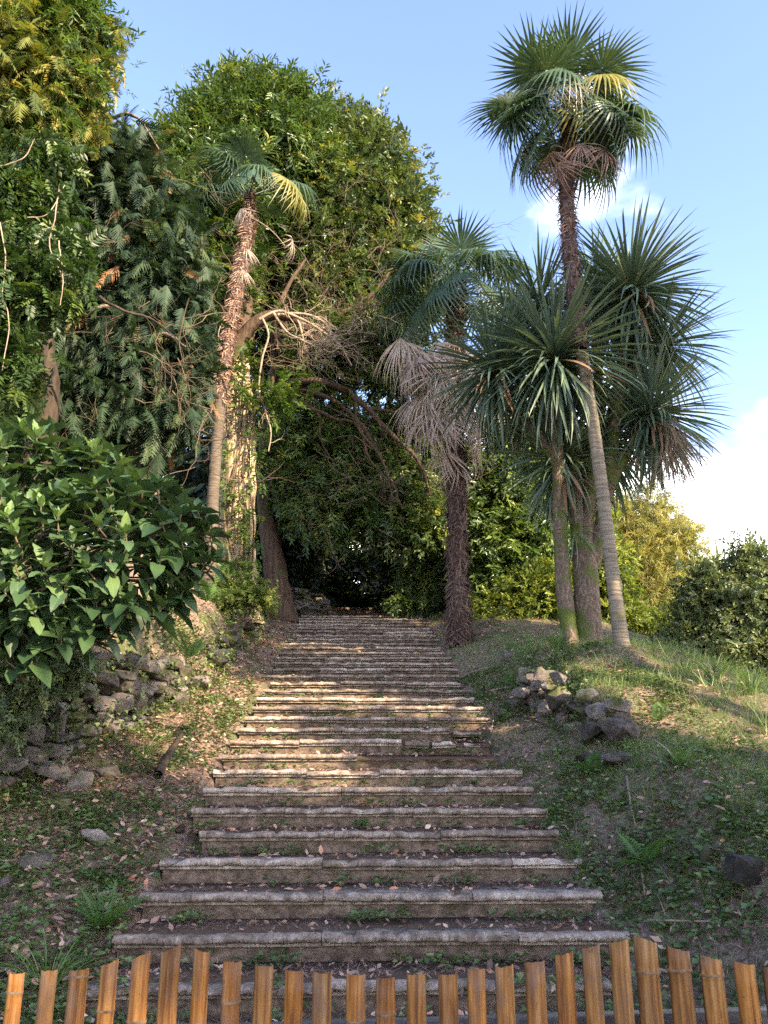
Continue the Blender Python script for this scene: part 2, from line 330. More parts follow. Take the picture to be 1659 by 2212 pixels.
def nosing_mat():
    m, nt, N, L = new_mat('nosing_stone')
    out = N('ShaderNodeOutputMaterial'); bs = N('ShaderNodeBsdfPrincipled'); bs.inputs['Roughness'].default_value = .85; bs.inputs['Specular IOR Level'].default_value = .25
    ge = N('ShaderNodeNewGeometry')
    def noise(s, d, r, st=(1, 1, 1)):
        mp = N('ShaderNodeMapping'); mp.inputs['Scale'].default_value = st; L(ge.outputs['Position'], mp.inputs[0])
        n = N('ShaderNodeTexNoise'); n.inputs['Scale'].default_value = s; n.inputs['Detail'].default_value = d; n.inputs['Roughness'].default_value = r; L(mp.outputs[0], n.inputs[0]); return n
    a0 = noise(9, 10, .8, (1, 1, .7)); oi = N('ShaderNodeObjectInfo'); a1 = N('ShaderNodeMath'); a1.operation = 'MULTIPLY_ADD'; L(oi.outputs['Random'], a1.inputs[0]); a1.inputs[1].default_value = .16; a1.inputs[2].default_value = -.08
    a = N('ShaderNodeMath'); a.operation = 'ADD'; L(a0.outputs['Fac'], a.inputs[0]); L(a1.outputs[0], a.inputs[1]); r = ramp(N, [(.3, (.06, .046, .036)), (.43, (.155, .124, .098)), (.55, (.31, .26, .215)), (.69, (.53, .47, .41))]); L(a.outputs[0], r.inputs[0])
    b = noise(44, 7, .8, (1.6, 1, .4)); q = N('ShaderNodeMapRange'); q.inputs[1].default_value = .48; q.inputs[2].default_value = .6; L(b.outputs['Fac'], q.inputs[0])
    # water-run black crust hangs on the lower half of the moulding
    sp = N('ShaderNodeSeparateXYZ'); L(ge.outputs['Normal'], sp.inputs[0])
    dn = N('ShaderNodeMapRange'); dn.inputs[1].default_value = .75; dn.inputs[2].default_value = -.3; dn.inputs[3].default_value = .3; dn.inputs[4].default_value = 1; L(sp.outputs['Z'], dn.inputs[0])
    ml = N('ShaderNodeMath'); ml.operation = 'MULTIPLY'; L(q.outputs[0], ml.inputs[0]); L(dn.outputs[0], ml.inputs[1])
    mx = N('ShaderNodeMix'); mx.data_type = 'RGBA'; L(ml.outputs[0], mx.inputs['Factor']); L(r.outputs[0], mx.inputs[6]); mx.inputs[7].default_value = (.075, .06, .047, 1)
    c = noise(3.1, 6, .6); q2 = N('ShaderNodeMapRange'); q2.inputs[1].default_value = .6; q2.inputs[2].default_value = .7; L(c.outputs['Fac'], q2.inputs[0])
    mx2 = N('ShaderNodeMix'); mx2.data_type = 'RGBA'; L(q2.outputs[0], mx2.inputs['Factor']); L(mx.outputs[2], mx2.inputs[6]); mx2.inputs[7].default_value = (.10, .085, .045, 1)
    L(mx2.outputs[2], bs.inputs['Base Color'])
    bp = N('ShaderNodeBump'); bp.inputs['Strength'].default_value = .7; bp.inputs['Distance'].default_value = .015; L(a0.outputs['Fac'], bp.inputs['Height']); L(bp.outputs[0], bs.inputs['Normal'])
    L(bs.outputs[0], out.inputs[0]); return m
M['nosing'] = nosing_mat()
def bamboo_mat():
    m, nt, N, L = new_mat('varnished_bamboo')
    out = N('ShaderNodeOutputMaterial'); bs = N('ShaderNodeBsdfPrincipled'); bs.inputs['Roughness'].default_value = .6; bs.inputs['Specular IOR Level'].default_value = .2
    tc = N('ShaderNodeTexCoord'); oi = N('ShaderNodeObjectInfo')
    of = N('ShaderNodeVectorMath'); of.operation = 'ADD'; L(tc.outputs['Object'], of.inputs[0])
    k = N('ShaderNodeMath'); k.operation = 'MULTIPLY'; L(oi.outputs['Random'], k.inputs[0]); k.inputs[1].default_value = 40; L(k.outputs[0], of.inputs[1])
    def noise(s, d, r, st):
        mp = N('ShaderNodeMapping'); mp.inputs['Scale'].default_value = st; L(of.outputs[0], mp.inputs[0])
        n = N('ShaderNodeTexNoise'); n.inputs['Scale'].default_value = s; n.inputs['Detail'].default_value = d; n.inputs['Roughness'].default_value = r; L(mp.outputs[0], n.inputs[0]); return n
    a = noise(30, 6, .6, (3, 3, .15)); r = ramp(N, [(.36, (.09, .041, .016)), (.46, (.18, .083, .023)), (.56, (.25, .13, .038)), (.68, (.32, .2, .09))]); L(a.outputs['Fac'], r.inputs[0])
    wr = ramp(N, [(0, (.6, .55, .6)), (.2, (1, .95, .9)), (.4, (.7, .6, .55)), (.6, (1.05, .85, .5)), (.8, (.62, .62, .68)), (1, (1.0, .9, .8))]); L(oi.outputs['Random'], wr.inputs[0])
    mu = N('ShaderNodeMix'); mu.data_type = 'RGBA'; mu.blend_type = 'MULTIPLY'; mu.inputs['Factor'].default_value = .8; L(r.outputs[0], mu.inputs[6]); L(wr.outputs[0], mu.inputs[7])
    b = noise(7, 6, .7, (2.5, 2.5, .7)); q = N('ShaderNodeMapRange'); q.inputs[1].default_value = .5; q.inputs[2].default_value = .64; q.inputs[4].default_value = .8; L(b.outputs['Fac'], q.inputs[0])
    mx = N('ShaderNodeMix'); mx.data_type = 'RGBA'; L(q.outputs[0], mx.inputs['Factor']); L(mu.outputs[2], mx.inputs[6]); mx.inputs[7].default_value = (.115, .075, .052, 1)
    c = noise(60, 5, .8, (1, 1, .5)); q2 = N('ShaderNodeMapRange'); q2.inputs[1].default_value = .6; q2.inputs[2].default_value = .7; L(c.outputs['Fac'], q2.inputs[0])
    mx2 = N('ShaderNodeMix'); mx2.data_type = 'RGBA'; L(q2.outputs[0], mx2.inputs['Factor']); L(mx.outputs[2], mx2.inputs[6]); mx2.inputs[7].default_value = (.07, .04, .022, 1)
    L(mx2.outputs[2], bs.inputs['Base Color'])
    bp = N('ShaderNodeBump'); bp.inputs['Strength'].default_value = .2; bp.inputs['Distance'].default_value = .004; L(a.outputs['Fac'], bp.inputs['Height']); L(bp.outputs[0], bs.inputs['Normal'])
    L(bs.outputs[0], out.inputs[0]); return m
M['bamboo'] = bamboo_mat()
M['bamboo_node'] = rough_mat('bamboo_node', [(.35, (.05, .032, .018)), (.6, (.17, .115, .07))], 30, 4, rough=.6, bump=.3, dist=.004)
M['rail'] = rough_mat('rail_timber', [(.3, (.05, .045, .045)), (.6, (.13, .12, .115)), (.8, (.24, .22, .21))], 12, 6, rough=.8, bump=.3, stretch=(.3, 3, 3), dist=.01)
M['mound'] = rough_mat('mossy_mound', [(.3, (.04, .032, .022)), (.5, (.075, .07, .03)), (.7, (.11, .12, .04))], 22, 7, bump=1, dist=.04)
M['cone'] = rough_mat('pine_cone', [(.3, (.05, .035, .025)), (.7, (.14, .1, .075))], 20, 4, coord='object')

# ------------------------------------------------------------------ ground
T, RI, Y0, Z0, NS = .46, .136, 4.549, -1.227, 31      # tread, riser, first nosing, steps
XL, XR = -1.415, 1.585
YTOP = Y0 + (NS - 1) * T; ZTOP = Z0 + (NS - 1) * RI
def S(y):
    return np.interp(y, [-50, Y0 - .5, Y0, YTOP, 22.3, 25.2, 60], [-1.46, -1.42, Z0 - .09, ZTOP - .06, ZTOP - .02, ZTOP + 1.05, ZTOP + 1.6])
def XE(y): return np.interp(y, [-5, 3, 5.5, 7.7, 9, 10.5, 14, 18.9, 19.6, 21.5], [-4.4, -3.9, -3.45, -3.05, -2.62, -2.35, -2.12, -2.3, -2.3, -.9])
def HT(y): return np.interp(y, [1, 4, 6, 8, 12, 15, 19, 30], [.25, .55, .92, 1.0, 1.02, 1.1, .9, .6])
def WR(y): return sst(7.6, 8.6, y) * (1 - sst(11.0, 12.6, y))
def H(x, y):
    x = np.asarray(x, float); y = np.asarray(y, float)
    s = S(y)
    dl = XL - x; dr = x - XR
    h = s + .0 * x
    # left: littered slope up to the wall foot, terrace behind it
    h = h + np.where(dl > -.05, .10 * sst(-.05, .5, dl) + .06 * sst(.4, 1.4, dl), 0) * (1 - sst(18.6, 19.2, y))
    wf = np.interp(y, [9.6, 11, 17.6, 18.8], [.22, 1.0, 1.0, .3])
    h = h + HT(y) * sst(-.02 - .35 * (wf - .22), wf - .35 * (wf - .22), XE(y) - x) + .16 * np.clip(XE(y) - .2 - x, 0, 6) * sst(3, 6, y)
    # right: low bank, small retaining wall, mound, then the lawn falls away
    a = np.interp(y, [1, 4, 6, 7.5, 9, 13, 18, 26], [.42, .48, .42, .26, .14, .16, .2, .3])
    h = h + a * sst(0, 1.1, dr) + .05 * sst(0, .3, dr)
    h = h + WR(y) * .42 * sst(2.32, 2.62, x) + (1 - WR(y)) * .12 * sst(1.9, 3, x)
    h = h + .2 * np.exp(-(((x - 3.55) / .6) ** 2 + ((y - 10.4) / .5) ** 2))
    h = h - np.clip(x - 4.4 - .05 * np.clip(y - 9, 0, 9), 0, 60) * .34
    h = np.where(x > 4.4, np.maximum(h, s - 9 + 0 * x), h)
    h = np.where(y > 40, h * np.clip(1 - (y - 40) / 120, 0, 1) + np.clip((y - 40) / 120, 0, 1) * -6, h)
    # under the flight the soil stays below the treads
    ins = sst(XL - .02, XL + .14, x) * (1 - sst(XR - .16, XR + .0, x)) * sst(Y0 - .1, Y0, y) * (1 - sst(YTOP, YTOP + .3, y))
    h = h - .22 * ins
    out = 1 - ins
    return h + (.035 * wav(x, y, .55) + .015 * wav(x + 9, y - 4, .2)) * out
def dens(a, b, d): return np.arange(a, b, d)
gx = np.concatenate([-np.geomspace(400, 9, 26), dens(-8.9, -4.2, .22), dens(-4.2, 4.6, .085), dens(4.6, 9, .2), np.geomspace(9.1, 400, 28)])
gy = np.concatenate([-np.geomspace(200, 1, 14), dens(-.8, 2, .25), dens(2, 14, .085), dens(14, 22, .11), dens(22, 30, .4), np.geomspace(30.5, 900, 26)])
GX, GY = np.meshgrid(gx, gy); GZ = H(GX, GY)
mb = MB(); nx, ny = len(gx), len(gy)
ii, jj = np.meshgrid(np.arange(ny - 1), np.arange(nx - 1), indexing='ij'); b0 = (ii * nx + jj).ravel()
mb.add(np.stack([GX, GY, GZ], -1).reshape(-1, 3), np.stack([b0, b0 + 1, b0 + nx + 1, b0 + nx], 1))
gr = mb.build('ground', M['soil'], smooth=True); gr['kind'] = 'structure'
def ground_at(u, v, lo=2.5, hi=40):
    """Walk the ray until it meets the ground."""
    d = _F * 1662 + _R * (u - 829.5) - _U * (v - 1106); d = d / d.y
    ys = np.arange(lo, hi, .03); z = d.z * ys; g = H(d.x * ys, ys)
    k = np.argmax(z < g) if (z < g).any() else len(ys) - 1
    return Vector((d.x * ys[k], ys[k], float(g[k])))

# ------------------------------------------------------------------ staircase
def px_x(u, k):   # picture column -> x on the nosing of step k
    y = Y0 + T * k; z = Z0 + RI * k
    d0 = Vector((0, y, z)).dot(_F)
    return (u - 829.5) / 1662 * (y * math.cos(_p) + z * math.sin(_p)) + math.tan(_y) * y
LR = {0: (170, 1330), 1: (248, 1368), 2: (304, 1309), 3: (347, 1263), 4: (432, 1212), 5: (414, 1188), 6: (440, 1155), 7: (462, 1132),
      8: (480, 772), 9: (498, 868), 10: (514, 973), 11: (530, 1060), 12: (546, 1046), 13: (556, 1025), 14: (572, 1021), 15: (585, 998)}
stair = thing('staircase', 'long worn stone garden staircase climbing between trees to a dark opening', 'staircase', (0.085, Y0, Z0 - RI))
def prof(dep, th=.062, over=.055):
    """Nosing section in (y, z): rounded lip, quirk, small bead, back."""
    P = [(dep, -.012), (.06, .003), (.026, .002), (.009, -.006), (.001, -.016), (.001, -.029), (.008, -.039), (.022, -.046), (.040, -.048), (.042, -.056), (.034, -.061), (.036, -.067), (.052, -.070), (dep, -.070)]
    return np.array(P)
def nosing_mesh(x0, x1, y, z, dep, r):
    n = max(5, int((x1 - x0) / .035)); P = prof(dep); m = len(P); xs = np.linspace(x0, x1, n)
    V = np.zeros((n, m, 3)); V[:, :, 0] = xs[:, None]; V[:, :, 1] = y + P[:, 0]; V[:, :, 2] = z + P[:, 1]
    w1 = r.normal(size=n); w1 = np.convolve(w1, np.ones(5) / 5, 'same')[:n]
    V[:, 1:9, 1] += (w1 * .010)[:, None] + r.normal(size=(n, 8)) * .0045 + (0.005 * wav(xs * 1.0, xs * 0 + y, .5))[:, None]
    V[:, :9, 2] += (np.convolve(r.normal(size=n), np.ones(7) / 7, 'same')[:n] * .007)[:, None] + r.normal(size=(n, 9)) * .0018
    for _ in range(r.integers(1, 7)):      # chips knocked out of the lip
        c = r.random() * (x1 - x0) + x0; w = .015 + .05 * r.random(); g = np.exp(-((xs - c) / w) ** 2)
        V[:, 2:6, 1] += (g * (.012 + .025 * r.random()))[:, None]; V[:, 1:5, 2] -= (g * (.006 + .015 * r.random()))[:, None]
    V[0, :, 0] += .001; V[-1, :, 0] -= .001
    V[0, 1:9, 1] += .004; V[-1, 1:9, 1] += .004
    mb = MB(); i = np.arange(n - 1)[:, None]; j = np.arange(m)[None]; j2 = (j + 1) % m
    mb.add(V.reshape(-1, 3), np.stack([i * m + j, (i + 1) * m + j, (i + 1) * m + j2, i * m + j2], -1).reshape(-1, 4)[:, ::-1])
    for e, fl in ((0, 1), (n - 1, -1)):
        c = V[e].mean(0); a = np.arange(m)
        t = np.stack([a, (a + 1) % m, np.full(m, m)], 1)
        mb.add(np.vstack([V[e], c]), t[:, ::fl])
    return mb
r_ = np.random.default_rng(11)
step_sides = []
for k in range(NS):
    y, z = Y0 + T * k, Z0 + RI * k
    if k in LR: a, b = px_x(LR[k][0], k), px_x(LR[k][1], k)
    else: a, b = XL + r_.normal() * .05 + .02, XR + r_.normal() * .05 - .03
    full_b = max(b, XR - .12) if k in (8, 9, 10) else b
    step_sides.append((a, b))
    # riser block with a slightly uneven face
    xs = np.linspace(a + .02, full_b - .02, 40); n = len(xs)
    prof_r = np.array([(.062, -.070 + .004), (.060, -.100), (.064, -.135), (.066, -RI - .06), (T + .12, -RI - .06), (T + .12, -.016), (.05, -.016)])
    m = len(prof_r); V = np.zeros((n, m, 3)); V[:, :, 0] = xs[:, None]; V[:, :, 1] = y + prof_r[:, 0]; V[:, :, 2] = z + prof_r[:, 1]
    V[:, :4, 1] += r_.normal(size=(n, 4)) * .004
    if k in (8, 9, 10):                       # lip lost: the broken part has sunk and rounded into rubble
        g = sst(b - .05, b + .12, xs); V[:, 6, 2] -= g * .035; V[:, 0, 2] = np.minimum(V[:, 0, 2], V[:, 6, 2] - .02); V[:, :4, 1] += (g * .05)[:, None] * r_.random((n, 4)) * 1.5
    mb = MB(); i = np.arange(n - 1)[:, None]; j = np.arange(m)[None]; j2 = (j + 1) % m
    mb.add(V.reshape(-1, 3), np.stack([i * m + j, i * m + j2, (i + 1) * m + j2, (i + 1) * m + j], -1).reshape(-1, 4)[:, ::-1])
    for e, fl in ((0, 1), (n - 1, -1)):
        aa = np.arange(m); mb.add(np.vstack([V[e], V[e].mean(0)]), np.stack([aa, (aa + 1) % m, np.full(m, m)], 1)[:, ::fl])
    st = mb.mesh('step'); st.materials.append(M['riser'])
    so = bpy.data.objects.new('step', st); COL.objects.link(so); so.parent = stair; so.matrix_parent_inverse = Matrix.Translation(stair.location).inverted()
    cuts = [a]; 
    while b - cuts[-1] > 1.5: cuts.append(cuts[-1] + .62 + .85 * r_.random())
    if b - cuts[-1] < .35: cuts[-1] = b
    else: cuts.append(b)
    for c0, c1 in zip(cuts[:-1], cuts[1:]):
        dep = .33 if (k == 2 and c0 > -.6) else .085 + .05 * r_.random() + (.1 if r_.random() < .12 else 0)
        no = nosing_mesh(c0 + .0012, c1 - .0012, y + r_.normal() * .004, z + r_.normal() * .004, dep, r_)
        me = no.mesh('nosing_stone', smooth=True); me.materials.append(M['nosing'])
        o = bpy.data.objects.new('nosing_stone', me); COL.objects.link(o); o.parent = so; o.matrix_parent_inverse = Matrix.Translation(stair.location).inverted() @ Matrix.Translation(stair.location)

# second, narrower flight deep under the trees
st2 = thing('staircase', 'small shaded upper flight of steps in the dark opening beyond the long staircase', 'staircase', (-.3, 22, ZTOP))
for k in range(8):
    v, f = box_vf(-1.15 + .03 * k, .95, 21.9 + .36 * k, 22.45 + .36 * k, ZTOP - .1, ZTOP + .15 * (k + 1))
    mb = MB(); mb.add(v, f); o = mb.build('step', M['riser'], st2)

# ------------------------------------------------------------------ rocks
def rock_mesh(name, seed, n=20, sub=False, mat='stone'):
    r = np.random.default_rng(seed); bm = bmesh.new()
    P = nrm(r.normal(size=(n, 3))) * (.8 + .3 * r.random((n, 1)))
    P[:, 2] = np.clip(P[:, 2], -.7, .72); P[:, 0] = np.clip(P[:, 0], -.86, .86)
    for p in P: bm.verts.new(p * .5 * 1.15)
    res = bmesh.ops.convex_hull(bm, input=bm.verts)
    bmesh.ops.delete(bm, geom=list({e for e in res['geom_interior'] + res['geom_unused'] if isinstance(e, bmesh.types.BMVert)}), context='VERTS')
    if sub:
        bmesh.ops.bevel(bm, geom=list(bm.edges), offset=.03, segments=1, affect='EDGES')
        bmesh.ops.triangulate(bm, faces=bm.faces)
        bmesh.ops.subdivide_edges(bm, edges=list(bm.edges), cuts=1)
        for vv in bm.verts: vv.co += Vector(r.normal(size=3)) * .012
    else:
        bmesh.ops.bevel(bm, geom=list(bm.edges), offset=.025, segments=1, affect='EDGES')
    me = bpy.data.meshes.new(name); bm.to_mesh(me); bm.free(); me.materials.append(M[mat]); return me
ROCK = [rock_mesh('stone', 100 + i, 11 + i % 4) for i in range(12)]
ROCKD = [rock_mesh('stone', 300 + i, 11 + i % 4, mat='dark_stone') for i in range(8)]
def stone_wall(t, path, hfun, base, meshes, seed, size=.27, lean=.12):
    """Irregular dry stone courses along a path; every stone is a part."""
    r = np.random.default_rng(seed); P = catmull(np.array(path), 80); seg = np.concatenate([[0], np.cumsum(np.linalg.norm(np.diff(P, axis=0), axis=1))])
    Ln = seg[-1]; h = 0.0; row = 0
    while h < 1.4:
        hh = size * (.55 + .35 * r.random()); s = -r.random() * size * .5
        while s < Ln:
            w = size * (.7 + 1.0 * r.random())
            c = s + w / 2; s += w * .93
            if c > Ln or c < 0: continue
            q = np.array([np.interp(c, seg, P[:, i]) for i in range(2)]); q2 = np.array([np.interp(c + .1, seg, P[:, i]) for i in range(2)]); tn = nrm(q2 - q) if np.linalg.norm(q2 - q) > 1e-6 else nrm(P[-1] - P[-2])
            if h > hfun(c / Ln) - hh * .4: continue
            nrmv = np.array([tn[1], -tn[0]])
            back = lean * h + r.normal() * .035
            pos = Vector((q[0] - nrmv[0] * back, q[1] - nrmv[1] * back, base(q[0], q[1]) + h + hh * .45 + r.normal() * .015))
            o = bpy.data.objects.new('stone', meshes[r.integers(len(meshes))]); COL.objects.link(o)
            ang = math.atan2(tn[1], tn[0])
            place(o, t, Matrix.Translation(pos) @ Matrix.Rotation(ang + r.normal() * .15, 4, 'Z') @ Matrix.Rotation(r.normal() * .18, 4, 'Y') @ Matrix.Rotation((r.random() < .5) * math.pi, 4, 'X') @ Matrix.Diagonal((w * 1.08, size * (.9 + .5 * r.random()), hh * 1.25, 1)))
        h += hh * .86; row += 1
foot = lambda dx: (lambda x, y: float(H(x + dx, y)))
t = thing('dry_stone_wall', 'mossy dry stone retaining wall left of the stairs, under the big leafy bush', 'stone wall', (-2.9, 8, float(H(-2.6, 8))))
lw_path = [(XE(y) + .10, y) for y in (5.6, 6.6, 7.7, 8.4, 9, 9.8, 10.5)]
stone_wall(t, lw_path, lambda f: (1.0 if f < .55 else 1.0 - .9 * (f - .55)) + .06 * math.sin(f * 30), lambda x, y: float(H(x + .35, y)) - .08, ROCK, 21, .25)
t = thing('dry_stone_wall', 'ruined low stone edging along the bank beside the upper left of the stairs', 'stone wall', (-2.1, 13, float(H(-1.9, 13))))
stone_wall(t, [(XE(y) + .12, y) for y in (12.3, 13.2, 14.2, 15.2)], lambda f: .42 + .25 * math.sin(f * 9), lambda x, y: float(H(x + .3, y)) - .05, ROCK, 22, .28)
t = thing('dry_stone_wall', 'dark crumbling stone wall closing the top left of the stairs below the brown trunk', 'stone wall', (-1.4, 19.4, ZTOP))
stone_wall(t, [(-2.75, 19.0), (-2.2, 19.35), (-1.4, 19.7), (-.8, 20.2), (-.45, 20.9)], lambda f: .95 - .55 * sst(.55, 1, f), lambda x, y: ZTOP - .1, ROCK, 23, .3, .05)
t = thing('dry_stone_wall', 'dark stone wall stub at the top right of the stairs by the ivy trunk', 'stone wall', (1.2, 20, ZTOP))
stone_wall(t, [(.75, 20.9), (1.0, 20.3), (1.5, 20.0), (2.0, 19.9)], lambda f: .5, lambda x, y: ZTOP - .08, ROCKD, 24, .3, .05)
t = thing('dry_stone_wall', 'broken dark stone wall holding the grassy mound below the tall leaning palm', 'stone wall', (2.4, 9.6, float(H(2.2, 9.6))))
stone_wall(t, [(2.72, 7.9), (2.42, 8.4), (2.24, 9.1), (2.20, 9.8), (2.26, 10.6)], lambda f: .34 + .30 * math.sin(math.pi * f ** .8), lambda x, y: float(H(x - .25, y)) - .05, ROCK, 25, .22)

def rock(u, v, w, label, seed, dark=False, h=.62, d=.8, rot=0, sink=.25, tilt=0, group='loose stones lying on the slopes', name='loose_stone', mat=None, Y=None):
    P = ground_at(u, v) if Y is None else px(u, v, Y)
    s = w / ppm(P); me = rock_mesh(name, seed, 16, True, mat or ('dark_stone' if dark else 'stone'))
    o = bpy.data.objects.new(name, me); COL.objects.link(o)
    o.location = P + Vector((0, 0, s * h * (.5 - sink))); o.scale = (s, s * d, s * h); o.rotation_euler = (tilt, tilt * .6, rot)
    return tag(o, label, 'rock', group)
rock(1612, 1900, 95, 'dark angular boulder at the lower right edge of the slope', 41, True, .85, .9, .3)
rock(1535, 1868, 60, 'dark slanted stone half sunk just left of the lower right boulder', 42, True, .8, .5, .8, .3, .4)
rock(1345, 1600, 130, 'long moss topped boulder on the right bank beside the lawn', 43, False, .55, .7, .35, .2, .2)
rock(1288, 1605, 75, 'grey angular block leaning against the moss topped boulder', 44, True, .85, .8, .9, .25)
rock(1340, 1648, 105, 'flat tan stone lying behind the bright fern on the right', 45, False, .3, .8, .1, .2)
rock(205, 1825, 72, 'flat bluish grey slab lying among weeds on the lower left', 46, False, .6, .35, .2, .2, .5)
rock(90, 1868, 85, 'low moss covered stone near the left edge below the slab', 47, False, .4, .8, 0, .3)
rock(165, 1715, 60, 'pointed grey stone standing at the foot of the left wall', 48, False, 1.1, .6, .5, .2, .3)
rock(118, 1690, 90, 'long grey stone slipped from the left wall under the bush', 49, False, .5, .7, .7, .2, .3)
rock(235, 1685, 60, 'grey stone resting between the left wall and the log', 50, False, .7, .7, .2, .2)
rock(140, 1748, 42, 'small tan stone below the pointed stone on the left', 51, False, .7, .8, .2, .2)
rock(12, 1925, 45, 'brown stone cut by the left edge of the photo', 52, False, .8, .8, .2, .2)
rock(432, 1490, 55, 'grey rounded stone between the wall end and the left of the stairs', 53, False, .7, .8, .2, .2)
rock(385, 1525, 48, 'sunlit tan stone at the right end of the left wall', 54, False, .9, .8, .2, .2)
rock(465, 1440, 60, 'flat grey stone on the left bank above the wall end', 55, False, .45, .8, .5, .2)
rock(455, 1415, 45, 'small grey stone above the flat stone on the left bank', 56, False, .6, .8, .2, .2)
rock(1272, 1645, 60, 'sunken grey stone under the fern on the right bank', 57, True, .4, .8, .2, .2)
rock(1100, 1425, 34, 'small grey stone on the bank left of the two trunks', 58, False, .9, .7, .2, .2)
rock(1120, 2065, 34, 'dark pebble by the right end of the second lowest step', 59, True, .8, .8, .2, .1) if False else None

# broken nosing blocks on the damaged steps
def block(u0, u1, k, label, dy=.0, dz=0., rot=0.):
    x0, x1 = px_x(u0, k), px_x(u1, k); y, z = Y0 + T * k, Z0 + RI * k
    me = nosing_mesh(-(x1 - x0) / 2, (x1 - x0) / 2, 0, 0, .2, r_).mesh('broken_block', True); me.materials.append(M['nosing'])
    o = bpy.data.objects.new('broken_block', me); COL.objects.link(o)
    o.location = ((x0 + x1) / 2, y + dy, z + dz); o.rotation_euler = (r_.normal() * .05, r_.normal() * .03, rot)
    tag(o, label, 'stone block', 'broken step stones')
block(875, 928, 9, 'broken lip block left of the next one on the damaged middle step', -.01, -.012, .03)
block(934, 985, 9, 'broken lip block with a notched top lying mid row on the damaged step', .0, -.012, -.02)
block(1004, 1042, 9, 'small sunken lip block at the right end of the damaged step', .05, -.03, .05)
block(978, 1038, 10, 'single pale lip block displaced one step above the broken row', -.06, -.03, -.02)

# ------------------------------------------------------------------ bamboo fence
FY = 2.22
fence = thing('bamboo_fence', 'low fence of varnished split bamboo poles with wavy tops in front of the stairs', 'fence', (0.1, FY, -1.46))
POLES = [(-20, 2112, 0, 34, None), (45, 2098, 0, 36, 2138), (104, 2098, 1, 36, None), (174, 2092, 3, 40, 2104), (237, 2079, 14, 36, 2182), (305, 2064, 16, 40, 2206), (372, 2046, 14, 42, None),
         (438, 2053, -8, 36, None), (503, 2077, -4, 40, 2164), (569, 2084, -3, 40, None), (633, 2094, -2, 40, None), (697, 2098, -1, 42, None), (766, 2104, -1, 42, 2204),
         (833, 2110, 0, 42, 2188), (899, 2103, 1, 42, None), (966, 2101, 1, 42, None), (1026, 2092, 1, 40, None), (1090, 2086, 3, 42, None), (1155, 2077, 2, 44, None),
         (1216, 2058, 9, 40, None), (1278, 2044, 10, 40, None), (1334, 2031, 9, 42, None), (1394, 2028, -16, 50, 2098), (1464, 2048, -13, 50, 2092), (1534, 2066, -14, 50, 2102), (1609, 2080, -9, 48, None), (1668, 2090, -8, 46, None)]
def half_culm(r, L, slant, seed, nod):
    """Split half culm with wall thickness; top cut at a slant; swelling at its node. Local z up, bulge to -y."""
    rr = np.random.default_rng(seed); n = 9; a = np.linspace(-.08, math.pi + .08, n)
    zs = np.array([0, .3, .55, .7, .8, .88, .94, 1.0]) * L
    if nod is not None: zs = np.sort(np.unique(np.concatenate([zs[:-1], [nod - .012, nod - .003, nod, nod + .006, nod + .014], [L]])))
    zs = zs[zs >= 0]; m = len(zs); V = []
    for z in zs:
        sw = 1.0
        if nod is not None: sw += .10 * math.exp(-((z - nod) / .006) ** 2) - .03 * math.exp(-((z - nod + .012) / .006) ** 2)
        for q in (0, 1):
            R = (r * sw) * (1 - .2 * q)
            X = -R * np.cos(a); Yv = -R * .62 * np.sin(a)
            zz = z + (slant * X / r * .5 if z == zs[-1] else 0) + (rr.normal(size=n) * .0012 if z == zs[-1] else 0)
            V.append(np.stack([X, Yv, np.broadcast_to(zz, (n,))], 1))
    V = np.concatenate(V); F = []
    idx = lambda i, q, j: (i * 2 + q) * n + j
    for i in range(m - 1):
        for j in range(n - 1):
            F.append((idx(i, 0, j), idx(i, 0, j + 1), idx(i + 1, 0, j + 1), idx(i + 1, 0, j)))
            F.append((idx(i, 1, j + 1), idx(i, 1, j), idx(i + 1, 1, j), idx(i + 1, 1, j + 1)))
        for j in (0, n - 1):
            F.append((idx(i, 0, j), idx(i + 1, 0, j), idx(i + 1, 1, j), idx(i, 1, j)))
    for j in range(n - 1): F.append((idx(m - 1, 0, j), idx(m - 1, 0, j + 1), idx(m - 1, 1, j + 1), idx(m - 1, 1, j)))
    mb = MB(); mb.add(V, F); return mb
for i, (u, v, sl, w, nd) in enumerate(POLES):
    P = px(u, v, FY); k = ppm(P); r = w / k / 2; L = P.z + 1.46
    nod = None if nd is None else (px(u, nd, FY).z + 1.46)
    me = half_culm(r, L, sl / k, i, nod).mesh('bamboo_pole', True); me.materials.append(M['bamboo'])
    o = bpy.data.objects.new('bamboo_pole', me); COL.objects.link(o); o.parent = fence
    o.location = (P.x - fence.location.x, r_.normal() * .004, 0); o.rotation_euler = (r_.normal() * .004, r_.normal() * .002, r_.normal() * .12)
    if nod is not None:
        a = np.linspace(0, math.pi, 9); mb = MB()
        for q, zz in ((1.075, nod - .0035), (1.125, nod), (1.075, nod + .0035)): pass
        V = np.concatenate([np.stack([-r * q * np.cos(a), -r * .62 * q * np.sin(a), np.full(9, zz)], 1) for q, zz in ((1.085, nod - .004), (1.12, nod - .001), (1.085, nod + .002))])
        F = [(s * 9 + j, s * 9 + j + 1, (s + 1) * 9 + j + 1, (s + 1) * 9 + j) for s in range(2) for j in range(8)]
        mb.add(V, F); me = mb.mesh('node_ring', True); me.materials.append(M['bamboo_node'])
        c = bpy.data.objects.new('node_ring', me); COL.objects.link(c); c.parent = o
a, b = px(560, 2222, FY + .05), px(1690, 2186, FY + .05); a = a + (a - b) * .9
mb = MB(); v, f = box_vf(0, 1, .012, .05, -.045, 0); v = np.array(v); D = np.array(b - a)
mb.add(np.array(a) + v[:, :1] * D + v * (0, 1, 1), f); mb.build('rail', M['rail'], fence)
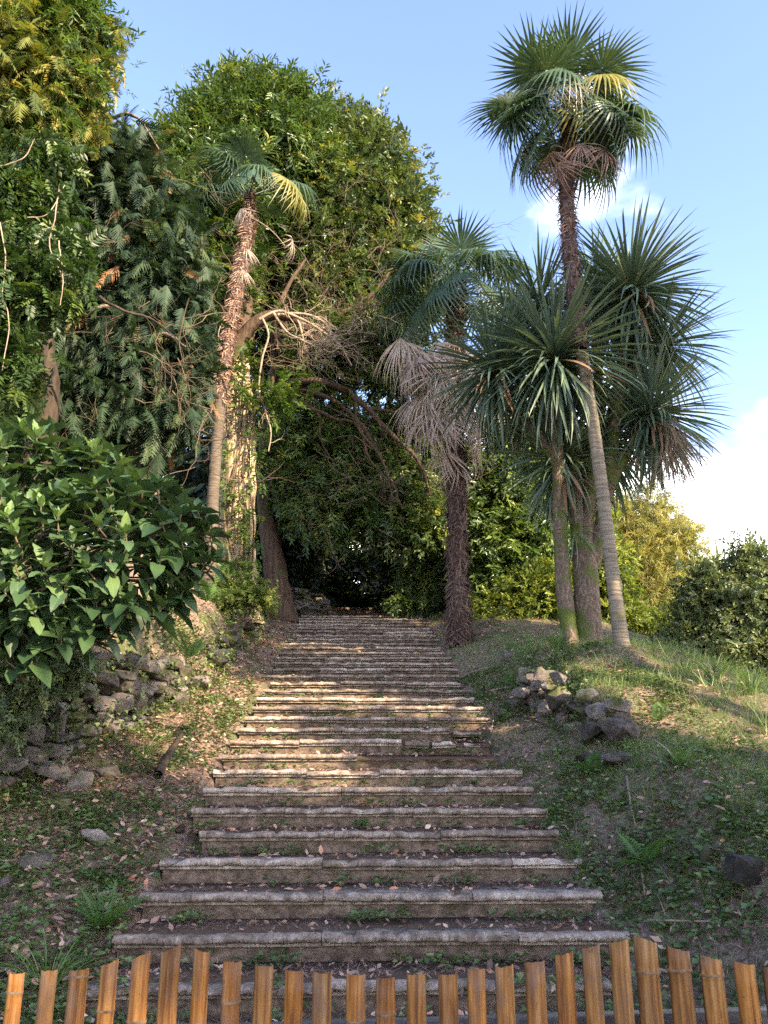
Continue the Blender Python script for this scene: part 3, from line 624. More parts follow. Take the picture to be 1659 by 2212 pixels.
mb = MB(); mb.add(np.array(a) + v[:, :1] * D + v * (0, 1, 1) - (0, 0, .5), f); mb.build('rail', M['rail'], fence)
for x in (-1.6, .0, 1.75):
    mb = MB(); v2, f2 = box_vf(x - .03, x + .03, FY + .105, FY + .16, -1.5, -.78); mb.add(v2, f2); mb.build('post', M['rail'], fence)

# ------------------------------------------------------------------ foliage templates
def leaf_tpl(ratio=.36, fold=.12, curl=.12):
    v = np.array([(0, 0, 0), (-ratio / 2, .42, fold * ratio), (0, 1, -curl), (ratio / 2, .42, fold * ratio)]); return v, np.array([(0, 2, 1), (0, 3, 2)])
def leaf_tpl8(ratio=.4, fold=.2, curl=.18):
    ys = [.0, .3, .65, 1.0]; ws = [.0, .46, .4, .0]; V = []; 
    for yy, w in zip(ys, ws):
        z = -curl * yy * yy
        V += [(-w * ratio, yy, z + fold * ratio * w), (0, yy, z), (w * ratio, yy, z + fold * ratio * w)]
    F = []
    for i in range(3):
        F += [(3 * i, 3 * i + 1, 3 * i + 4, 3 * i + 3), (3 * i + 1, 3 * i + 2, 3 * i + 5, 3 * i + 4)]
    return np.array(V), np.array(F)
def sprig(seed, n=9, leaf=.34, ratio=.36, spread=55, flat=.5, whorl=False):
    r = np.random.default_rng(seed); lt = leaf_tpl(ratio); V, F, R = [], [], []
    for i in range(n):
        t = (i + .5) / n; 
        az = (i * 2.4 if not whorl else i * 2.4) + r.normal() * .4
        sp = RAD(spread + r.normal() * 12) * (1 - .35 * t)
        d = np.array([math.sin(sp) * math.cos(az), math.cos(sp), math.sin(sp) * math.sin(az) * flat])
        m = frames(d[None], up=nrm(np.array([0, .5, 1.]) + r.normal(size=3) * .35), scale=leaf * (.75 + .5 * r.random()))[0]
        V.append(lt[0] @ m.T + np.array([0, t * .8, -.08 * t * t])); F.append(lt[1] + 4 * i); R += [r.normal() * .09] * 2
    return np.concatenate(V), np.concatenate(F), np.array(R)
def pinnate(seed, n=13, leaf=.34, ratio=.42):
    r = np.random.default_rng(seed); lt = leaf_tpl(ratio); V, F = [], []
    for i in range(n):
        t = (i // 2 + 1) / (n // 2 + 1); s = 1 if i % 2 else -1
        d = np.array([s * .85, .5, -.15]) if i < n - 1 else np.array([0, 1., -.1]); 
        m = frames(d[None] + r.normal(size=(1, 3)) * .12, scale=leaf * (1.1 - .3 * abs(t - .5)) * (.9 + .2 * r.random()))[0]
        V.append(lt[0] @ m.T + np.array([0, t * .9, -.35 * t * t])); F.append(lt[1] + 4 * i)
    return np.concatenate(V), np.concatenate(F), np.zeros(2 * n)
def cypress(seed, n=12):
    """Flat feathery spray: narrow side branchlets hanging from a drooping axis, one slim triangle each."""
    r = np.random.default_rng(seed); V, F, c = [], [], 0
    for i in range(n):
        t = (i + .5) / n
        for s in (-1, 1):
            L = (.42 * (1 - t) ** .7 + .10) * (.7 + .5 * r.random()); w = .034
            o = np.array([0, t, -.3 * t * t]); d = nrm(np.array([s * (.55 + .3 * r.random()), .8, -.35 - .25 * r.random()])); p = nrm(np.array([-d[1], d[0], 0])) * w
            V.append(np.array([o - p, o + p, o + d * L])); F += [(c, c + 1, c + 2)]; c += 3
    return np.concatenate(V), np.array(F), np.zeros(len(F))
def tuft(seed, n=18, ratio=.09):
    r = np.random.default_rng(seed); lt = leaf_tpl(ratio, 0, .1); V, F = [], []
    for i in range(n):
        t = i / n; d = nrm(np.array([r.normal() * .6, .75, r.normal() * .6])); m = frames(d[None], scale=.5)[0]
        V.append(lt[0] @ m.T + np.array([0, t * .7, 0])); F.append(lt[1] + 4 * i)
    return np.concatenate(V), np.concatenate(F), np.zeros(2 * n)
SPR = {'broad': [sprig(i, 9, .36, .40) for i in range(4)], 'lance': [sprig(10 + i, 10, .42, .27, 60) for i in range(4)], 'small': [sprig(20 + i, 12, .27, .5, 60, .8) for i in range(4)],
       'pinnate': [pinnate(30 + i) for i in range(3)], 'cypress': [cypress(40 + i) for i in range(4)], 'tuft': [tuft(50 + i) for i in range(3)]}

def crown(mb, lobes, nclump, per, size, kind, seed, sigma=.3, droop=.15, inner=.3, out=.9, keep=None, shade=.0):
    """Fill ellipsoid lobes [(centre, (rx,ry,rz))] with clumps of sprigs: most near the surface, some inside."""
    r = np.random.default_rng(seed); area = np.array([l[1][0] * l[1][2] + l[1][0] * l[1][1] for l in lobes]); area = area / area.sum()
    li = r.choice(len(lobes), nclump, p=area); C = np.array([tuple(l[0]) for l in lobes])[li]; R = np.array([l[1] for l in lobes])[li]
    d = nrm(r.normal(size=(nclump, 3))); rad = np.where(r.random(nclump) < inner, r.random(nclump) ** .5 * .8, 1 - np.abs(r.normal(size=nclump)) * .14)
    bump = 1 + .22 * np.sin(d[:, 0] * 7 + li * 2) * np.sin(d[:, 2] * 8 + li) + .1 * np.sin(d[:, 1] * 11 + li * 3)
    P = C + d * R * (rad * bump)[:, None]
    if keep is not None:
        k = keep(P); P, d = P[k], d[k]
    n = len(P); tone = r.normal(size=n) * .2
    Q = np.repeat(P, per, 0) + r.normal(size=(n * per, 3)) * sigma * (1, 1, .75)
    D = np.repeat(d, per, 0) * out + r.normal(size=(n * per, 3)) * .65 + np.array([0, 0, -droop])
    sz = size * (.7 + .6 * r.random(n * per)); rn = np.clip(.42 + np.repeat(tone, per) + r.normal(size=n * per) * .2, 0, 1)
    # most sprigs show their upper face to the light
    m = frames(D, up=(0, 0, 1), roll=r.normal(size=n * per) * .5, scale=sz)
    vs = SPR[kind]; pick = r.integers(len(vs), size=n * per)
    for q in range(len(vs)):
        s = pick == q; mb.bake(vs[q], m[s], Q[s], rn[s])
    return P
def lobes_px(L, Y, depth=1.0, squash=1.0):
    out = []
    for q in L:
        u, v, rp = q[:3]; yy = q[3] if len(q) > 3 else Y
        c = px(u, v, yy); r = rp / ppm(c); out.append((c, (r, r * depth, r * squash)))
    return out
def limb(mb, pts, r0, r1, n=24, sides=8, wob=.04, jit=.03):
    P = catmull(np.array([tuple(p) for p in pts]), n); L = np.linalg.norm(P[-1] - P[0])
    w = np.cumsum(rng.normal(size=P.shape), 0) * wob * L / n; w -= np.linspace(0, 1, n)[:, None] * w[-1]; P = P + w
    tube(mb, P, np.linspace(1, 0, n) ** .8 * (r0 - r1) + r1, sides, jit)
    return P
def twigs(mb, start, d, L, depth, r, R=.012, curl=.5, kids=3, down=0.0):
    n = 7; P = [np.array(start)]; d = np.array(d, float)
    for i in range(n - 1):
        d = nrm(d + r.normal(size=3) * curl * .45 + np.array([0, 0, -down])); P.append(P[-1] + d * L / (n - 1))
    P = np.array(P); tube(mb, P, np.linspace(R, R * .5, n), 4 if depth < 2 else 5, 0, r.random(), cap=False)
    if depth > 0:
        for k in range(kids):
            i = r.integers(2, n); dd = nrm(d + r.normal(size=3) * .8)
            twigs(mb, P[i], dd, L * (.45 + .35 * r.random()), depth - 1, r, R * .62, curl, kids, down)

# ------------------------------------------------------------------ background wood (one mass far behind)
mb = MB()
WL = []
r = np.random.default_rng(5)
for i in range(26):
    x = -15 + 22.5 * (i + r.random()) / 26; y = 27 + r.random() * 6; z = 4 + r.random() * 5.0 - .12 * max(0, x - 2) * 4
    WL.append((Vector((x, y, z)), (2.0 + r.random(), 1.8, 2.2 + r.random() * 1.4)))
for i in range(16):
    WL.append((Vector((-7 + 12 * (i + r.random()) / 16, 31 + 2.0 * r.random(), 4.6 + 1.6 * r.random())), (1.5, 1.2, 1.6)))
for i in range(22):
    WL.append((Vector((-5.5 + 9.5 * r.random(), 20.5 + 9.5 * r.random(), 7.6 + 1.2 * r.random())), (1.7, 1.5, .8)))
for i in range(14):
    a = 21 + 9 * (i // 2) / 6; WL.append((Vector(((-4.4 if i % 2 else 2.9) + .4 * r.random(), a, 4.6 + r.random())), (1.1, 1.0, 1.7)))
for i in range(14):
    WL.append((Vector((-15 + 9 * r.random(), 26 + 4 * r.random(), 8 + 5 * r.random())), (1.5, 1.3, 1.5)))
crown(mb, WL, 1900, 6, .98, 'broad', 61, .5, inner=.5)
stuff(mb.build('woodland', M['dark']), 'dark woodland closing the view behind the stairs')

# ------------------------------------------------------------------ big trees round the top of the stairs
def tree(name, label, cat, base, group=None): return thing(name, label, cat, base, group)

# old tree with the sunlit trunk
B = px(508, 1262, 14.6)
t = tree('old_tree', 'huge evergreen tree whose pale trunk catches the sun left of the stairs', 'tree', B, 'trees round the stair top')
mb = MB(); ell = 1 + .16 * np.sin(np.arange(14) * 1.9) 
P = catmull(np.array([tuple(px(*q)) for q in ((503, 1350, 14.6), (508, 1230, 14.6), (512, 1080, 14.6), (514, 950, 14.6), (514, 870, 14.6), (515, 800, 14.6), (517, 770, 14.6))]), 40)
tube(mb, P, np.interp(np.linspace(0, 1, 40), [0, .06, .2, .5, .7, 1], [.52, .42, .37, .35, .29, .15]), 14, .06, ell=ell)
tk = mb.build('trunk', M['bark_pale'], t, True); mb = MB()
limb(mb, [px(515, 820, 14.65), px(522, 740, 14.9), px(540, 600, 15.6), px(550, 400, 16)], .16, .07, 24, 9, .04, .05)
limb(mb, [px(513, 810, 14.6), px(522, 735, 14.5), px(555, 695, 14.4), px(600, 680, 14.3), px(650, 700, 14.2), px(690, 740, 14.2)], .16, .06)
limb(mb, [px(536, 960, 14.6), px(545, 880, 14.7), px(575, 850, 14.6), px(590, 815, 14.6)], .10, .05)
limb(mb, [px(510, 700, 14.7), px(450, 560, 15.2), px(430, 400, 15.8)], .14, .05)
mb.build('limb', M['bark_brown'], t, True)
mb = MB()
L1 = lobes_px([(450, 350, 95), (535, 285, 95), (610, 290, 75), (410, 440, 100), (385, 330, 45), (480, 430, 105), (420, 560, 105), (545, 220, 52), (590, 225, 45), (635, 235, 42), (470, 255, 50), (430, 285, 40), (340, 400, 40), (640, 330, 60)], 16.2, .8)
crown(mb, L1, 1350, 8, .43, 'lance', 62, .26)
crown(mb, lobes_px([(430, 620, 90), (400, 720, 80), (480, 600, 60)], 15.4, .7), 420, 9, .36, 'lance', 63, .26)
crown(mb, lobes_px([(570, 740, 55), (600, 640, 60), (560, 640, 50), (600, 560, 60), (530, 700, 45), (590, 820, 40)], 18.6, .6), 330, 8, .42, 'broad', 88, .26)
mb.build('crown', M['laurel'], t)

# bright climber over the pale trunk
t = thing('climbing_vine', 'bright green climber growing over the sunlit pale trunk', 'vine', px(508, 1250, 14.3), 'climbers on the trees')
mb = MB(); r = np.random.default_rng(8); n = 130
f = r.random(n); vv = np.where(f < .55, 950 + 300 * r.random(n), 800 + 420 * r.random(n)); uu = 512 + np.where(r.random(n) < .3, -32, np.where(r.random(n) < .5, 34, 6)) + r.normal(size=n) * 12
Pm = np.array([tuple(px(a, b, 14.12 + .04 * abs(q))) for a, b, q in zip(uu, vv, r.normal(size=n))])
mm = frames(np.stack([r.normal(size=n) * .6, -.6 + 0 * f, -.5 + .3 * r.normal(size=n)], 1), scale=.20 + .14 * r.random(n))
mb.bake(SPR['pinnate'][0], mm[::2], Pm[::2]); mb.bake(SPR['broad'][1], mm[1::2], Pm[1::2])
crown(mb, lobes_px([(430, 470, 70), (470, 540, 60), (440, 610, 55), (590, 850, 26), (490, 1262, 18), (535, 1268, 16), (522, 790, 22), (530, 850, 18)], 13.9, .6), 215, 6, .34, 'pinnate', 64, .2)
mb.build('foliage', M['vine'], t)
mb = MB()
for q in range(9):
    u0 = 480 + 8 * q; limb(mb, [px(u0, 1250, 14.22), px(u0 + r.normal() * 14, 1120, 14.2), px(u0 + r.normal() * 14, 980, 14.2), px(u0 + 10 + r.normal() * 10, 820, 14.3)], .018, .008, 24, 5, .02)
mb.build('stem', M['twig_dark'], t, True)

bush('leafy_shrub', 'sunlit yellow green weeds crowding the foot of the old pale trunk', 'shrub', lobes_px([(470, 1275, 22), (505, 1290, 20), (545, 1280, 20), (450, 1295, 18), (570, 1300, 14)], 13.7, .8), 110, 6, .2, 'small', 'bright', 89, sigma=.1, nst=5) if False else None
# brown-trunked tree with arching limbs over the stairs
B = px(588, 1285, 17.6)
t = tree('arching_tree', 'broad evergreen tree with reddish brown trunk and limbs arching over the stair top', 'tree', B, 'trees round the stair top')
mb = MB()
P = catmull(np.array([tuple(px(*q)) for q in ((612, 1350, 17.6), (592, 1220, 17.6), (574, 1100, 17.6), (572, 1000, 17.6), (580, 900, 17.6), (600, 780, 17.5), (640, 640, 17.3), (690, 480, 17.2))]), 40)
tube(mb, P, np.interp(np.linspace(0, 1, 40), [0, .1, .3, .5, .75, 1], [.37, .27, .185, .16, .14, .07]), 12, .05, ell=1 + .12 * np.sin(np.arange(12) * 2.3))
YA = 16.4
for pts, ra, rb in (([(575, 940, 17.5), (600, 850, 17), (660, 822, YA), (730, 835, YA), (790, 880, YA), (850, 945, YA), (905, 1000, YA), (930, 1070, YA)], .10, .03),
                   ([(720, 832, YA), (760, 850, YA - .2), (775, 920, YA - .2), (830, 990, YA - .3), (850, 1080, YA - .3)], .04, .012),
                   ([(790, 880, YA), (860, 890, YA), (910, 930, YA), (960, 1000, YA)], .04, .012),
                   ([(640, 838, YA + .4), (690, 900, YA), (700, 960, YA), (740, 1030, YA)], .035, .01),
                   ([(650, 740, YA), (700, 760, YA), (760, 770, YA), (830, 820, YA)], .04, .012),
                   ([(585, 900, 17.3), (640, 838, YA + .4), (700, 850, YA), (760, 890, YA), (800, 940, YA), (845, 1030, YA), (870, 1100, YA)], .07, .022),
                   ([(600, 860, 17), (660, 875, YA), (720, 900, YA - .2), (780, 920, YA - .2), (800, 990, YA - .2), (860, 1060, YA - .2)], .05, .016),
                   ([(590, 820, 17.4), (650, 740, YA), (700, 690, YA), (790, 640, YA), (860, 560, YA)], .09, .03),
                   ([(600, 780, 17.4), (590, 700, 16.4), (610, 640, 16), (660, 560, 16)], .09, .03),
                   ([(660, 600, 17.2), (740, 520, 17), (820, 430, 17)], .09, .03),
                   ([(690, 480, 17.2), (700, 360, 17.2), (740, 280, 17.2)], .07, .03)):
    limb(mb, [px(*q) for q in pts], ra, rb, 34, 8, .10, .06)
mb.build('trunk', M['bark_brown'], t, True)
mb = MB()
L2 = lobes_px([(700, 300, 70), (755, 335, 75), (815, 340, 52), (850, 405, 48), (720, 250, 34), (790, 290, 36), (870, 345, 24), (885, 430, 26), (760, 430, 110), (690, 400, 95), (830, 490, 75), (890, 560, 55), (720, 540, 110), (640, 480, 90), (820, 610, 80), (900, 650, 50), (740, 640, 90), (880, 480, 40)], 17.4, .75)
crown(mb, L2, 1300, 8, .41, 'broad', 65, .24, inner=.22)
L3 = lobes_px([(700, 760, 70, 16.8), (780, 740, 80, 16.8), (850, 780, 70, 16.8), (640, 960, 70, 18.5), (700, 940, 60, 18.5), (770, 1010, 75, 18.3), (690, 1050, 80, 18.5), (620, 1080, 50, 19.5), (850, 960, 75, 18.2), (800, 1060, 75, 18), (880, 1060, 80, 17.6), (930, 960, 60, 17.6), (720, 1090, 50, 18.6), (910, 1140, 50, 17.2), (930, 850, 60, 17.4)], 18, .7)
mb.build('crown', M['magnolia'], t)
mb = MB(); crown(mb, L3, 1050, 8, .40, 'broad', 66, .24)
crown(mb, lobes_px([(640, 930, 55), (600, 1000, 45), (690, 890, 50), (650, 1060, 50), (720, 990, 60), (780, 1060, 50), (760, 930, 50), (840, 1010, 50), (830, 1120, 45), (700, 1120, 40), (890, 1100, 45)], 17.0, .7), 330, 8, .36, 'lance', 68, .2, droop=.5)
mb.build('hanging_foliage', M['laurel'], t)
mb = MB(); r = np.random.default_rng(14)
for (u, v, du, dv, n, L) in ((660, 720, 60, 40, 16, 1.3), (760, 720, 80, 60, 18, 1.4), (700, 500, 120, 70, 12, 1.2), (780, 560, 80, 60, 14, 1.2), (830, 800, 60, 50, 14, 1.2), (800, 980, 80, 60, 12, 1.1), (700, 1040, 60, 60, 8, .9), (880, 1060, 40, 60, 9, 1.0), (560, 620, 40, 60, 8, 1)):
    for q in range(n): twigs(mb, px(u + r.normal() * du, v + r.normal() * dv, 16.0 + .35 * r.normal()), (r.normal() + .5, r.normal() * .4, r.normal() * .5), L * (.6 + .6 * r.random()), 2, r, .010, .55, 3)
stuff(mb.build('twigs', M['twig_dark'], t))
# dead pale branches caught in the sun
t = thing('dead_branch', 'tangle of bare sunlit branches jutting from the pale trunk above the stairs', 'branch', px(600, 690, 14.2), 'dead branches')
mb = MB(); r = np.random.default_rng(15)
for pts in ([(560, 690), (600, 672), (640, 690), (655, 730), (652, 770)], [(600, 680), (650, 676), (690, 690), (720, 720)], [(590, 676), (620, 720), (660, 740), (700, 760)], [(610, 672), (670, 700), (730, 742), (760, 790)]):
    P = limb(mb, [px(a, b, 13.9 + .2 * r.random()) for a, b in pts], .032, .012, 20, 6, .06)
    for q in range(9): twigs(mb, P[r.integers(5, 20)], (r.normal() + .6, r.normal() * .4, r.normal() * .7 - .1), .5 + .5 * r.random(), 2, r, .011, .7, 3)
mb.build('branch', M['twig'], t)
t = thing('dead_branch', 'long crooked dead branch hanging down right of the sunlit trunk', 'branch', px(565, 880, 13.9), 'dead branches')
mb = MB()
P = limb(mb, [px(a, b, 13.8) for a, b in ((568, 690), (582, 725), (568, 770), (560, 840), (575, 890), (586, 935), (580, 975))], .024, .012, 28, 6, .05)
for q in range(7): twigs(mb, P[r.integers(8, 26)], (r.normal(), r.normal() * .3, r.normal() * .5), .35, 1, r, .009, .7, 2)
mb.build('branch', M['twig'], t)

# ivy trunk at the right of the stair top with drooping light leaves
t = tree('ivy_tree', 'dark ivy covered trunk with drooping glossy leaves at the right of the stair top', 'tree', px(896, 1330, 19.3), 'trees round the stair top')
mb = MB(); limb(mb, [px(898, 1345, 19.3), px(892, 1280, 19.3), px(885, 1180, 19.2), px(870, 1060, 19), px(850, 900, 18.8)], .34, .16, 20, 10, .02, .05)
mb.build('trunk', M['bark_dark'], t, True)
mb = MB(); crown(mb, lobes_px([(905, 1230, 32), (880, 1290, 26), (935, 1195, 36), (915, 1290, 22), (870, 1130, 36)], 18.2, .7), 75, 7, .34, 'lance', 67, .15, droop=.7)
mb.build('crown', M['laurel'], t)

# understorey screening the dark opening
def bush(name, label, cat, lobes, n, per, size, kind, mat, seed, stem='bark_dark', group=None, sigma=.2, droop=.15, base=None, inner=.3, nst=7):
    lo = min(l[0].z - l[1][2] for l in lobes); c0 = sum((l[0] for l in lobes), Vector()) / len(lobes)
    B = Vector((c0.x, c0.y, float(H(c0.x, c0.y)))) if base is None else Vector(base)
    t = thing(name, label, cat, B, group)
    mb = MB(); rr = np.random.default_rng(seed)
    for l in (lobes * 3)[:nst]: limb(mb, [B + Vector((rr.normal() * .12, rr.normal() * .12, -.1)), (B + l[0]) / 2 + Vector((rr.normal() * .2, 0, 0)), l[0] + Vector((0, 0, l[1][2] * .3))], .05, .015, 12, 6, .05)
    mb.build('stem', M[stem], t, True)
    mb = MB(); crown(mb, lobes, n, per, size, kind, seed, sigma, droop, inner)
    mb.build('foliage', M[mat], t)
    return t
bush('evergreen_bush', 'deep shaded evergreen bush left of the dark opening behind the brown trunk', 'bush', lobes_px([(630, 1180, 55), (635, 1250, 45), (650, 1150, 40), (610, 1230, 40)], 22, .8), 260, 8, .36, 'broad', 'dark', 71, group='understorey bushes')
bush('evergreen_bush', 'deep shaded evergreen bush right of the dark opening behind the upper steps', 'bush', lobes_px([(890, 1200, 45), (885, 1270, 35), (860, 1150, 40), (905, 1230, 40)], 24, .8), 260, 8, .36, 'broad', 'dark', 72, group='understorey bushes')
bush('leafy_shrub', 'sunlit yellow green weeds crowding the foot of the old pale trunk', 'shrub', lobes_px([(470, 1275, 22), (505, 1290, 20), (545, 1280, 20), (450, 1295, 18), (570, 1300, 14)], 13.7, .8), 110, 6, .2, 'small', 'bright', 89, sigma=.1, nst=5)
bush('ivy_mass', 'dark ivy hanging under the big hydrangea over the left end of the wall', 'ivy', lobes_px([(10, 1490, 55), (80, 1455, 40), (140, 1430, 34), (-50, 1540, 60)], 6.7, .6), 240, 6, .15, 'small', 'hedge', 90, sigma=.09, droop=.7, nst=5, base=(-3.5, 6.6, float(H(-3.5, 6.6))))
# sunny shrubs right of the rough palm
bush('laurel_shrub', 'tall glossy green laurel shrub just right of the shaggy palm trunk', 'shrub', lobes_px([(1060, 1150, 70), (1090, 1230, 70), (1050, 1060, 50), (1130, 1150, 80), (1120, 1040, 75), (1150, 960, 60), (1070, 1260, 50), (1100, 940, 50)], 17.4, .8), 700, 8, .44, 'lance', 'laurel2', 73, group='sunlit shrubs right of the stairs', droop=.5)
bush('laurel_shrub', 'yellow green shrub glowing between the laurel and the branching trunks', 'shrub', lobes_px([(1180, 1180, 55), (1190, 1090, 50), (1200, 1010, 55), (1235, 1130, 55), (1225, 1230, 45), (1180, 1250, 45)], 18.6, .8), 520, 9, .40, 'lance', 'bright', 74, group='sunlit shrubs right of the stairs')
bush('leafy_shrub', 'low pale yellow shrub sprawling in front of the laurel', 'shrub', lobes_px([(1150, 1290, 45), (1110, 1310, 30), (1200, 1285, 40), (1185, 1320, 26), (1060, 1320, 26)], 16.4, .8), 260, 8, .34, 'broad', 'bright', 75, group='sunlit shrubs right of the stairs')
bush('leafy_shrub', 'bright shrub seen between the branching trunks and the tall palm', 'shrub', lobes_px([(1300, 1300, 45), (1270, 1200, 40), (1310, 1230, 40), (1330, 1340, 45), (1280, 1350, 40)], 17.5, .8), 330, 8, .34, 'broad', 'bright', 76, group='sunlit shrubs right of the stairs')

# golden conifer and dark hedge on the right
t = tree('golden_conifer', 'golden green conifer with tufted boughs standing behind the tall palm', 'tree', Vector((9.4, 24, float(H(9.4, 24)))))
mb = MB(); tp = px(1395, 1080, 24); limb(mb, [Vector((9.4, 24, float(H(9.4, 24)) - .2)), px(1420, 1300, 24), tp], .3, .05, 20, 8)
r = np.random.default_rng(16)
for q in range(14): limb(mb, [px(1410, 1130 + q * 22, 24), px(1410 + r.normal() * 70, 1150 + q * 22, 23.4)], .05, .02, 8, 5)
mb.build('trunk', M['bark_brown'], t, True)
mb = MB()
crown(mb, lobes_px([(1385, 1120, 48), (1440, 1150, 48), (1350, 1180, 50), (1400, 1200, 50), (1470, 1200, 45), (1350, 1270, 50), (1420, 1270, 55), (1490, 1255, 30), (1360, 1350, 50), (1430, 1350, 50), (1480, 1330, 45), (1345, 1110, 35)], 24, .8), 760, 7, .43, 'tuft', 77, .24, inner=.15)
mb.build('crown', M['golden'], t)
bush('hedge_bush', 'dense dark green bush filling the right edge behind the lawn', 'bush', lobes_px([(1560, 1320, 75), (1640, 1300, 80), (1510, 1400, 60), (1600, 1410, 70), (1680, 1400, 80), (1530, 1270, 45), (1620, 1235, 40), (1700, 1270, 70), (1470, 1430, 45), (1660, 1460, 60), (1560, 1470, 50)], 14.5, .8), 800, 7, .34, 'small', 'hedge', 78, group='bushes on the right', sigma=.16)
bush('hedge_bush', 'lighter yellow green bush between the golden conifer and the dark bush', 'bush', lobes_px([(1430, 1400, 45), (1480, 1360, 45), (1400, 1380, 35), (1520, 1320, 40)], 17.5, .8), 360, 9, .3, 'small', 'bright', 79, group='bushes on the right', sigma=.18)
t = tree('young_tree', 'thin leafy sapling top rising above the dark bush at the right edge', 'tree', Vector((7.3, 14.2, float(H(7.3, 14.2)))))
mb = MB(); 
for a in ((1618, 1155), (1600, 1190), (1640, 1180), (1655, 1195)): limb(mb, [px(1625, 1330, 14.2), px(1622, 1250, 14.2), px(a[0], a[1], 14.2)], .02, .006, 12, 5, .03)
limb(mb, [Vector((7.3, 14.2, float(H(7.3, 14.2)) - .1)), px(1625, 1320, 14.2)], .05, .02, 12, 6, .02)
mb.build('trunk', M['bark_dark'], t)
mb = MB(); crown(mb, lobes_px([(1618, 1170, 14), (1618, 1200, 18), (1600, 1215, 16), (1642, 1205, 16), (1620, 1235, 24), (1655, 1215, 16)], 14.2, .9), 70, 5, .2, 'small', 80, .07)
mb.build('crown', M['hedge'], t)
t = tree('far_conifer', 'small hazy conifer top far behind the bushes on the right', 'tree', Vector((21, 48, float(H(21, 48)))))
tp = px(1545, 1165, 48); mb = MB(); limb(mb, [Vector((tp.x, 48, float(H(tp.x, 48)) - .3)), tp], .3, .04, 12, 7, .01); mb.build('trunk', M['bark_dark'], t)
mb = MB(); crown(mb, [(tp + Vector((0, 0, -.9 - 1.0 * q)), (.45 + .42 * q, .45 + .42 * q, .5)) for q in range(7)], 110, 6, .7, 'tuft', 81, .25); mb.build('crown', M['hedge'], t)

# ------------------------------------------------------------------ cypress and other trees on the left
t = tree('cypress_tree', 'large dark cypress with drooping sprays hanging left of the stairs', 'tree', Vector((*px(312, 1040, 11.2).xy, float(H(*px(312, 1040, 11.2).xy)))), 'trees on the left terrace')
mb = MB(); b0 = t.location
limb(mb, [b0 - Vector((0, 0, .2)), px(312, 1000, 11.2), px(300, 800, 11.2), px(270, 560, 11.3), px(230, 300, 11.5), px(190, 60, 11.8)], .27, .07, 30, 10, .01)
r = np.random.default_rng(17)
for q in range(26):
    v0 = 860 - q * 24; u0 = np.interp(v0, [200, 560, 800, 1000], [215, 270, 300, 312]); s = 1 if q % 2 else -1
    limb(mb, [px(u0, v0, 11.2), px(u0 + s * 70, v0 - 10 + r.normal() * 20, 10.7 + r.normal() * .3), px(u0 + s * (110 + 20 * r.random()), v0 + 60 + r.normal() * 20, 10.9 + r.normal() * .3)], .04, .008, 12, 5, .08)
mb.build('trunk', M['bark_grey'], t, True)
mb = MB()
LC = lobes_px([(250, 700, 80), (340, 720, 80), (200, 790, 75), (290, 820, 75), (365, 800, 55), (375, 690, 45), (170, 880, 55), (250, 890, 50), (340, 890, 45), (385, 880, 38), (260, 560, 90), (350, 560, 60), (180, 620, 80), (220, 440, 90), (310, 440, 65), (120, 520, 80), (160, 360, 80), (250, 330, 55), (90, 420, 70), (330, 640, 70), (120, 700, 70), (90, 790, 60), (60, 560, 80), (30, 680, 80), (40, 830, 70), (10, 450, 80), (120, 320, 60), (300, 370, 40), (360, 470, 30), (375, 610, 30)], 10.8, .8)
crown(mb, LC, 2250, 7, .43, 'cypress', 82, .2, droop=1.0, inner=.3, out=.6)
mb.build('crown', M['cypress'], t)
mb = MB()
for q in range(30): twigs(mb, px(330 + r.normal() * 90, 760 + r.normal() * 150, 10.3 + .3 * r.normal()), (r.normal(), r.normal() * .5, -.4 + r.normal() * .4), .9, 2, r, .009, .5, 3)
for q in range(14): twigs(mb, px(400 + r.normal() * 50, 520 + r.normal() * 90, 11.5 + .3 * r.normal()), (r.normal(), r.normal() * .5, r.normal() * .5), .9, 2, r, .008, .6, 3)
stuff(mb.build('twigs', M['twig_dark'], t))

t = tree('overhanging_tree', 'tall tree at the upper left corner with sunlit yellow green top', 'tree', Vector((*px(70, 1000, 9.8).xy, float(H(*px(70, 1000, 9.8).xy)))), 'trees on the left terrace')
mb = MB(); limb(mb, [t.location - Vector((0, 0, .2)), px(100, 900, 9.8), px(95, 760, 9.8), px(85, 640, 9.8), px(60, 420, 9.9), px(40, 150, 10)], .19, .07, 30, 10, .02)
mb.build('trunk', M['bark_dark'], t, True)
mb = MB(); limb(mb, [px(90, 860, 9.4), px(70, 720, 9.0), px(30, 700, 8.6), px(70, 680, 8.4), px(125, 620, 8.3), px(150, 560, 8.3)], .10, .04, 26, 8, .05)
limb(mb, [px(215, 640, 8.6), px(260, 670, 8.6), px(330, 690, 8.8), px(390, 740, 9)], .022, .005, 20, 6, .10)
mb.build('limb', M['bark_dark'], t, True)
mb = MB()
crown(mb, lobes_px([(40, 80, 80), (120, 60, 60), (60, 200, 85), (-30, 150, 90), (140, 130, 45), (110, 230, 50), (10, 270, 70), (165, 40, 40), (185, 90, 22), (160, 190, 30), (-60, 300, 90), (-90, 40, 90)], 9.2, .9), 820, 7, .40, 'cypress', 83, .2, droop=.8, out=.7)
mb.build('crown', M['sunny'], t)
mb = MB(); crown(mb, lobes_px([(150, 60, 40), (185, 60, 25), (195, 110, 14), (160, 180, 30), (30, 120, 60), (90, 280, 40)], 9.0, .9), 170, 8, .27, 'lance', 87, .2); mb.build('foliage', M['vine'], t)
t = thing('climbing_vine', 'leafy climber hanging over the trees along the left edge', 'vine', Vector((*px(20, 900, 8).xy, float(H(*px(20, 900, 8).xy)))), 'climbers on the trees')
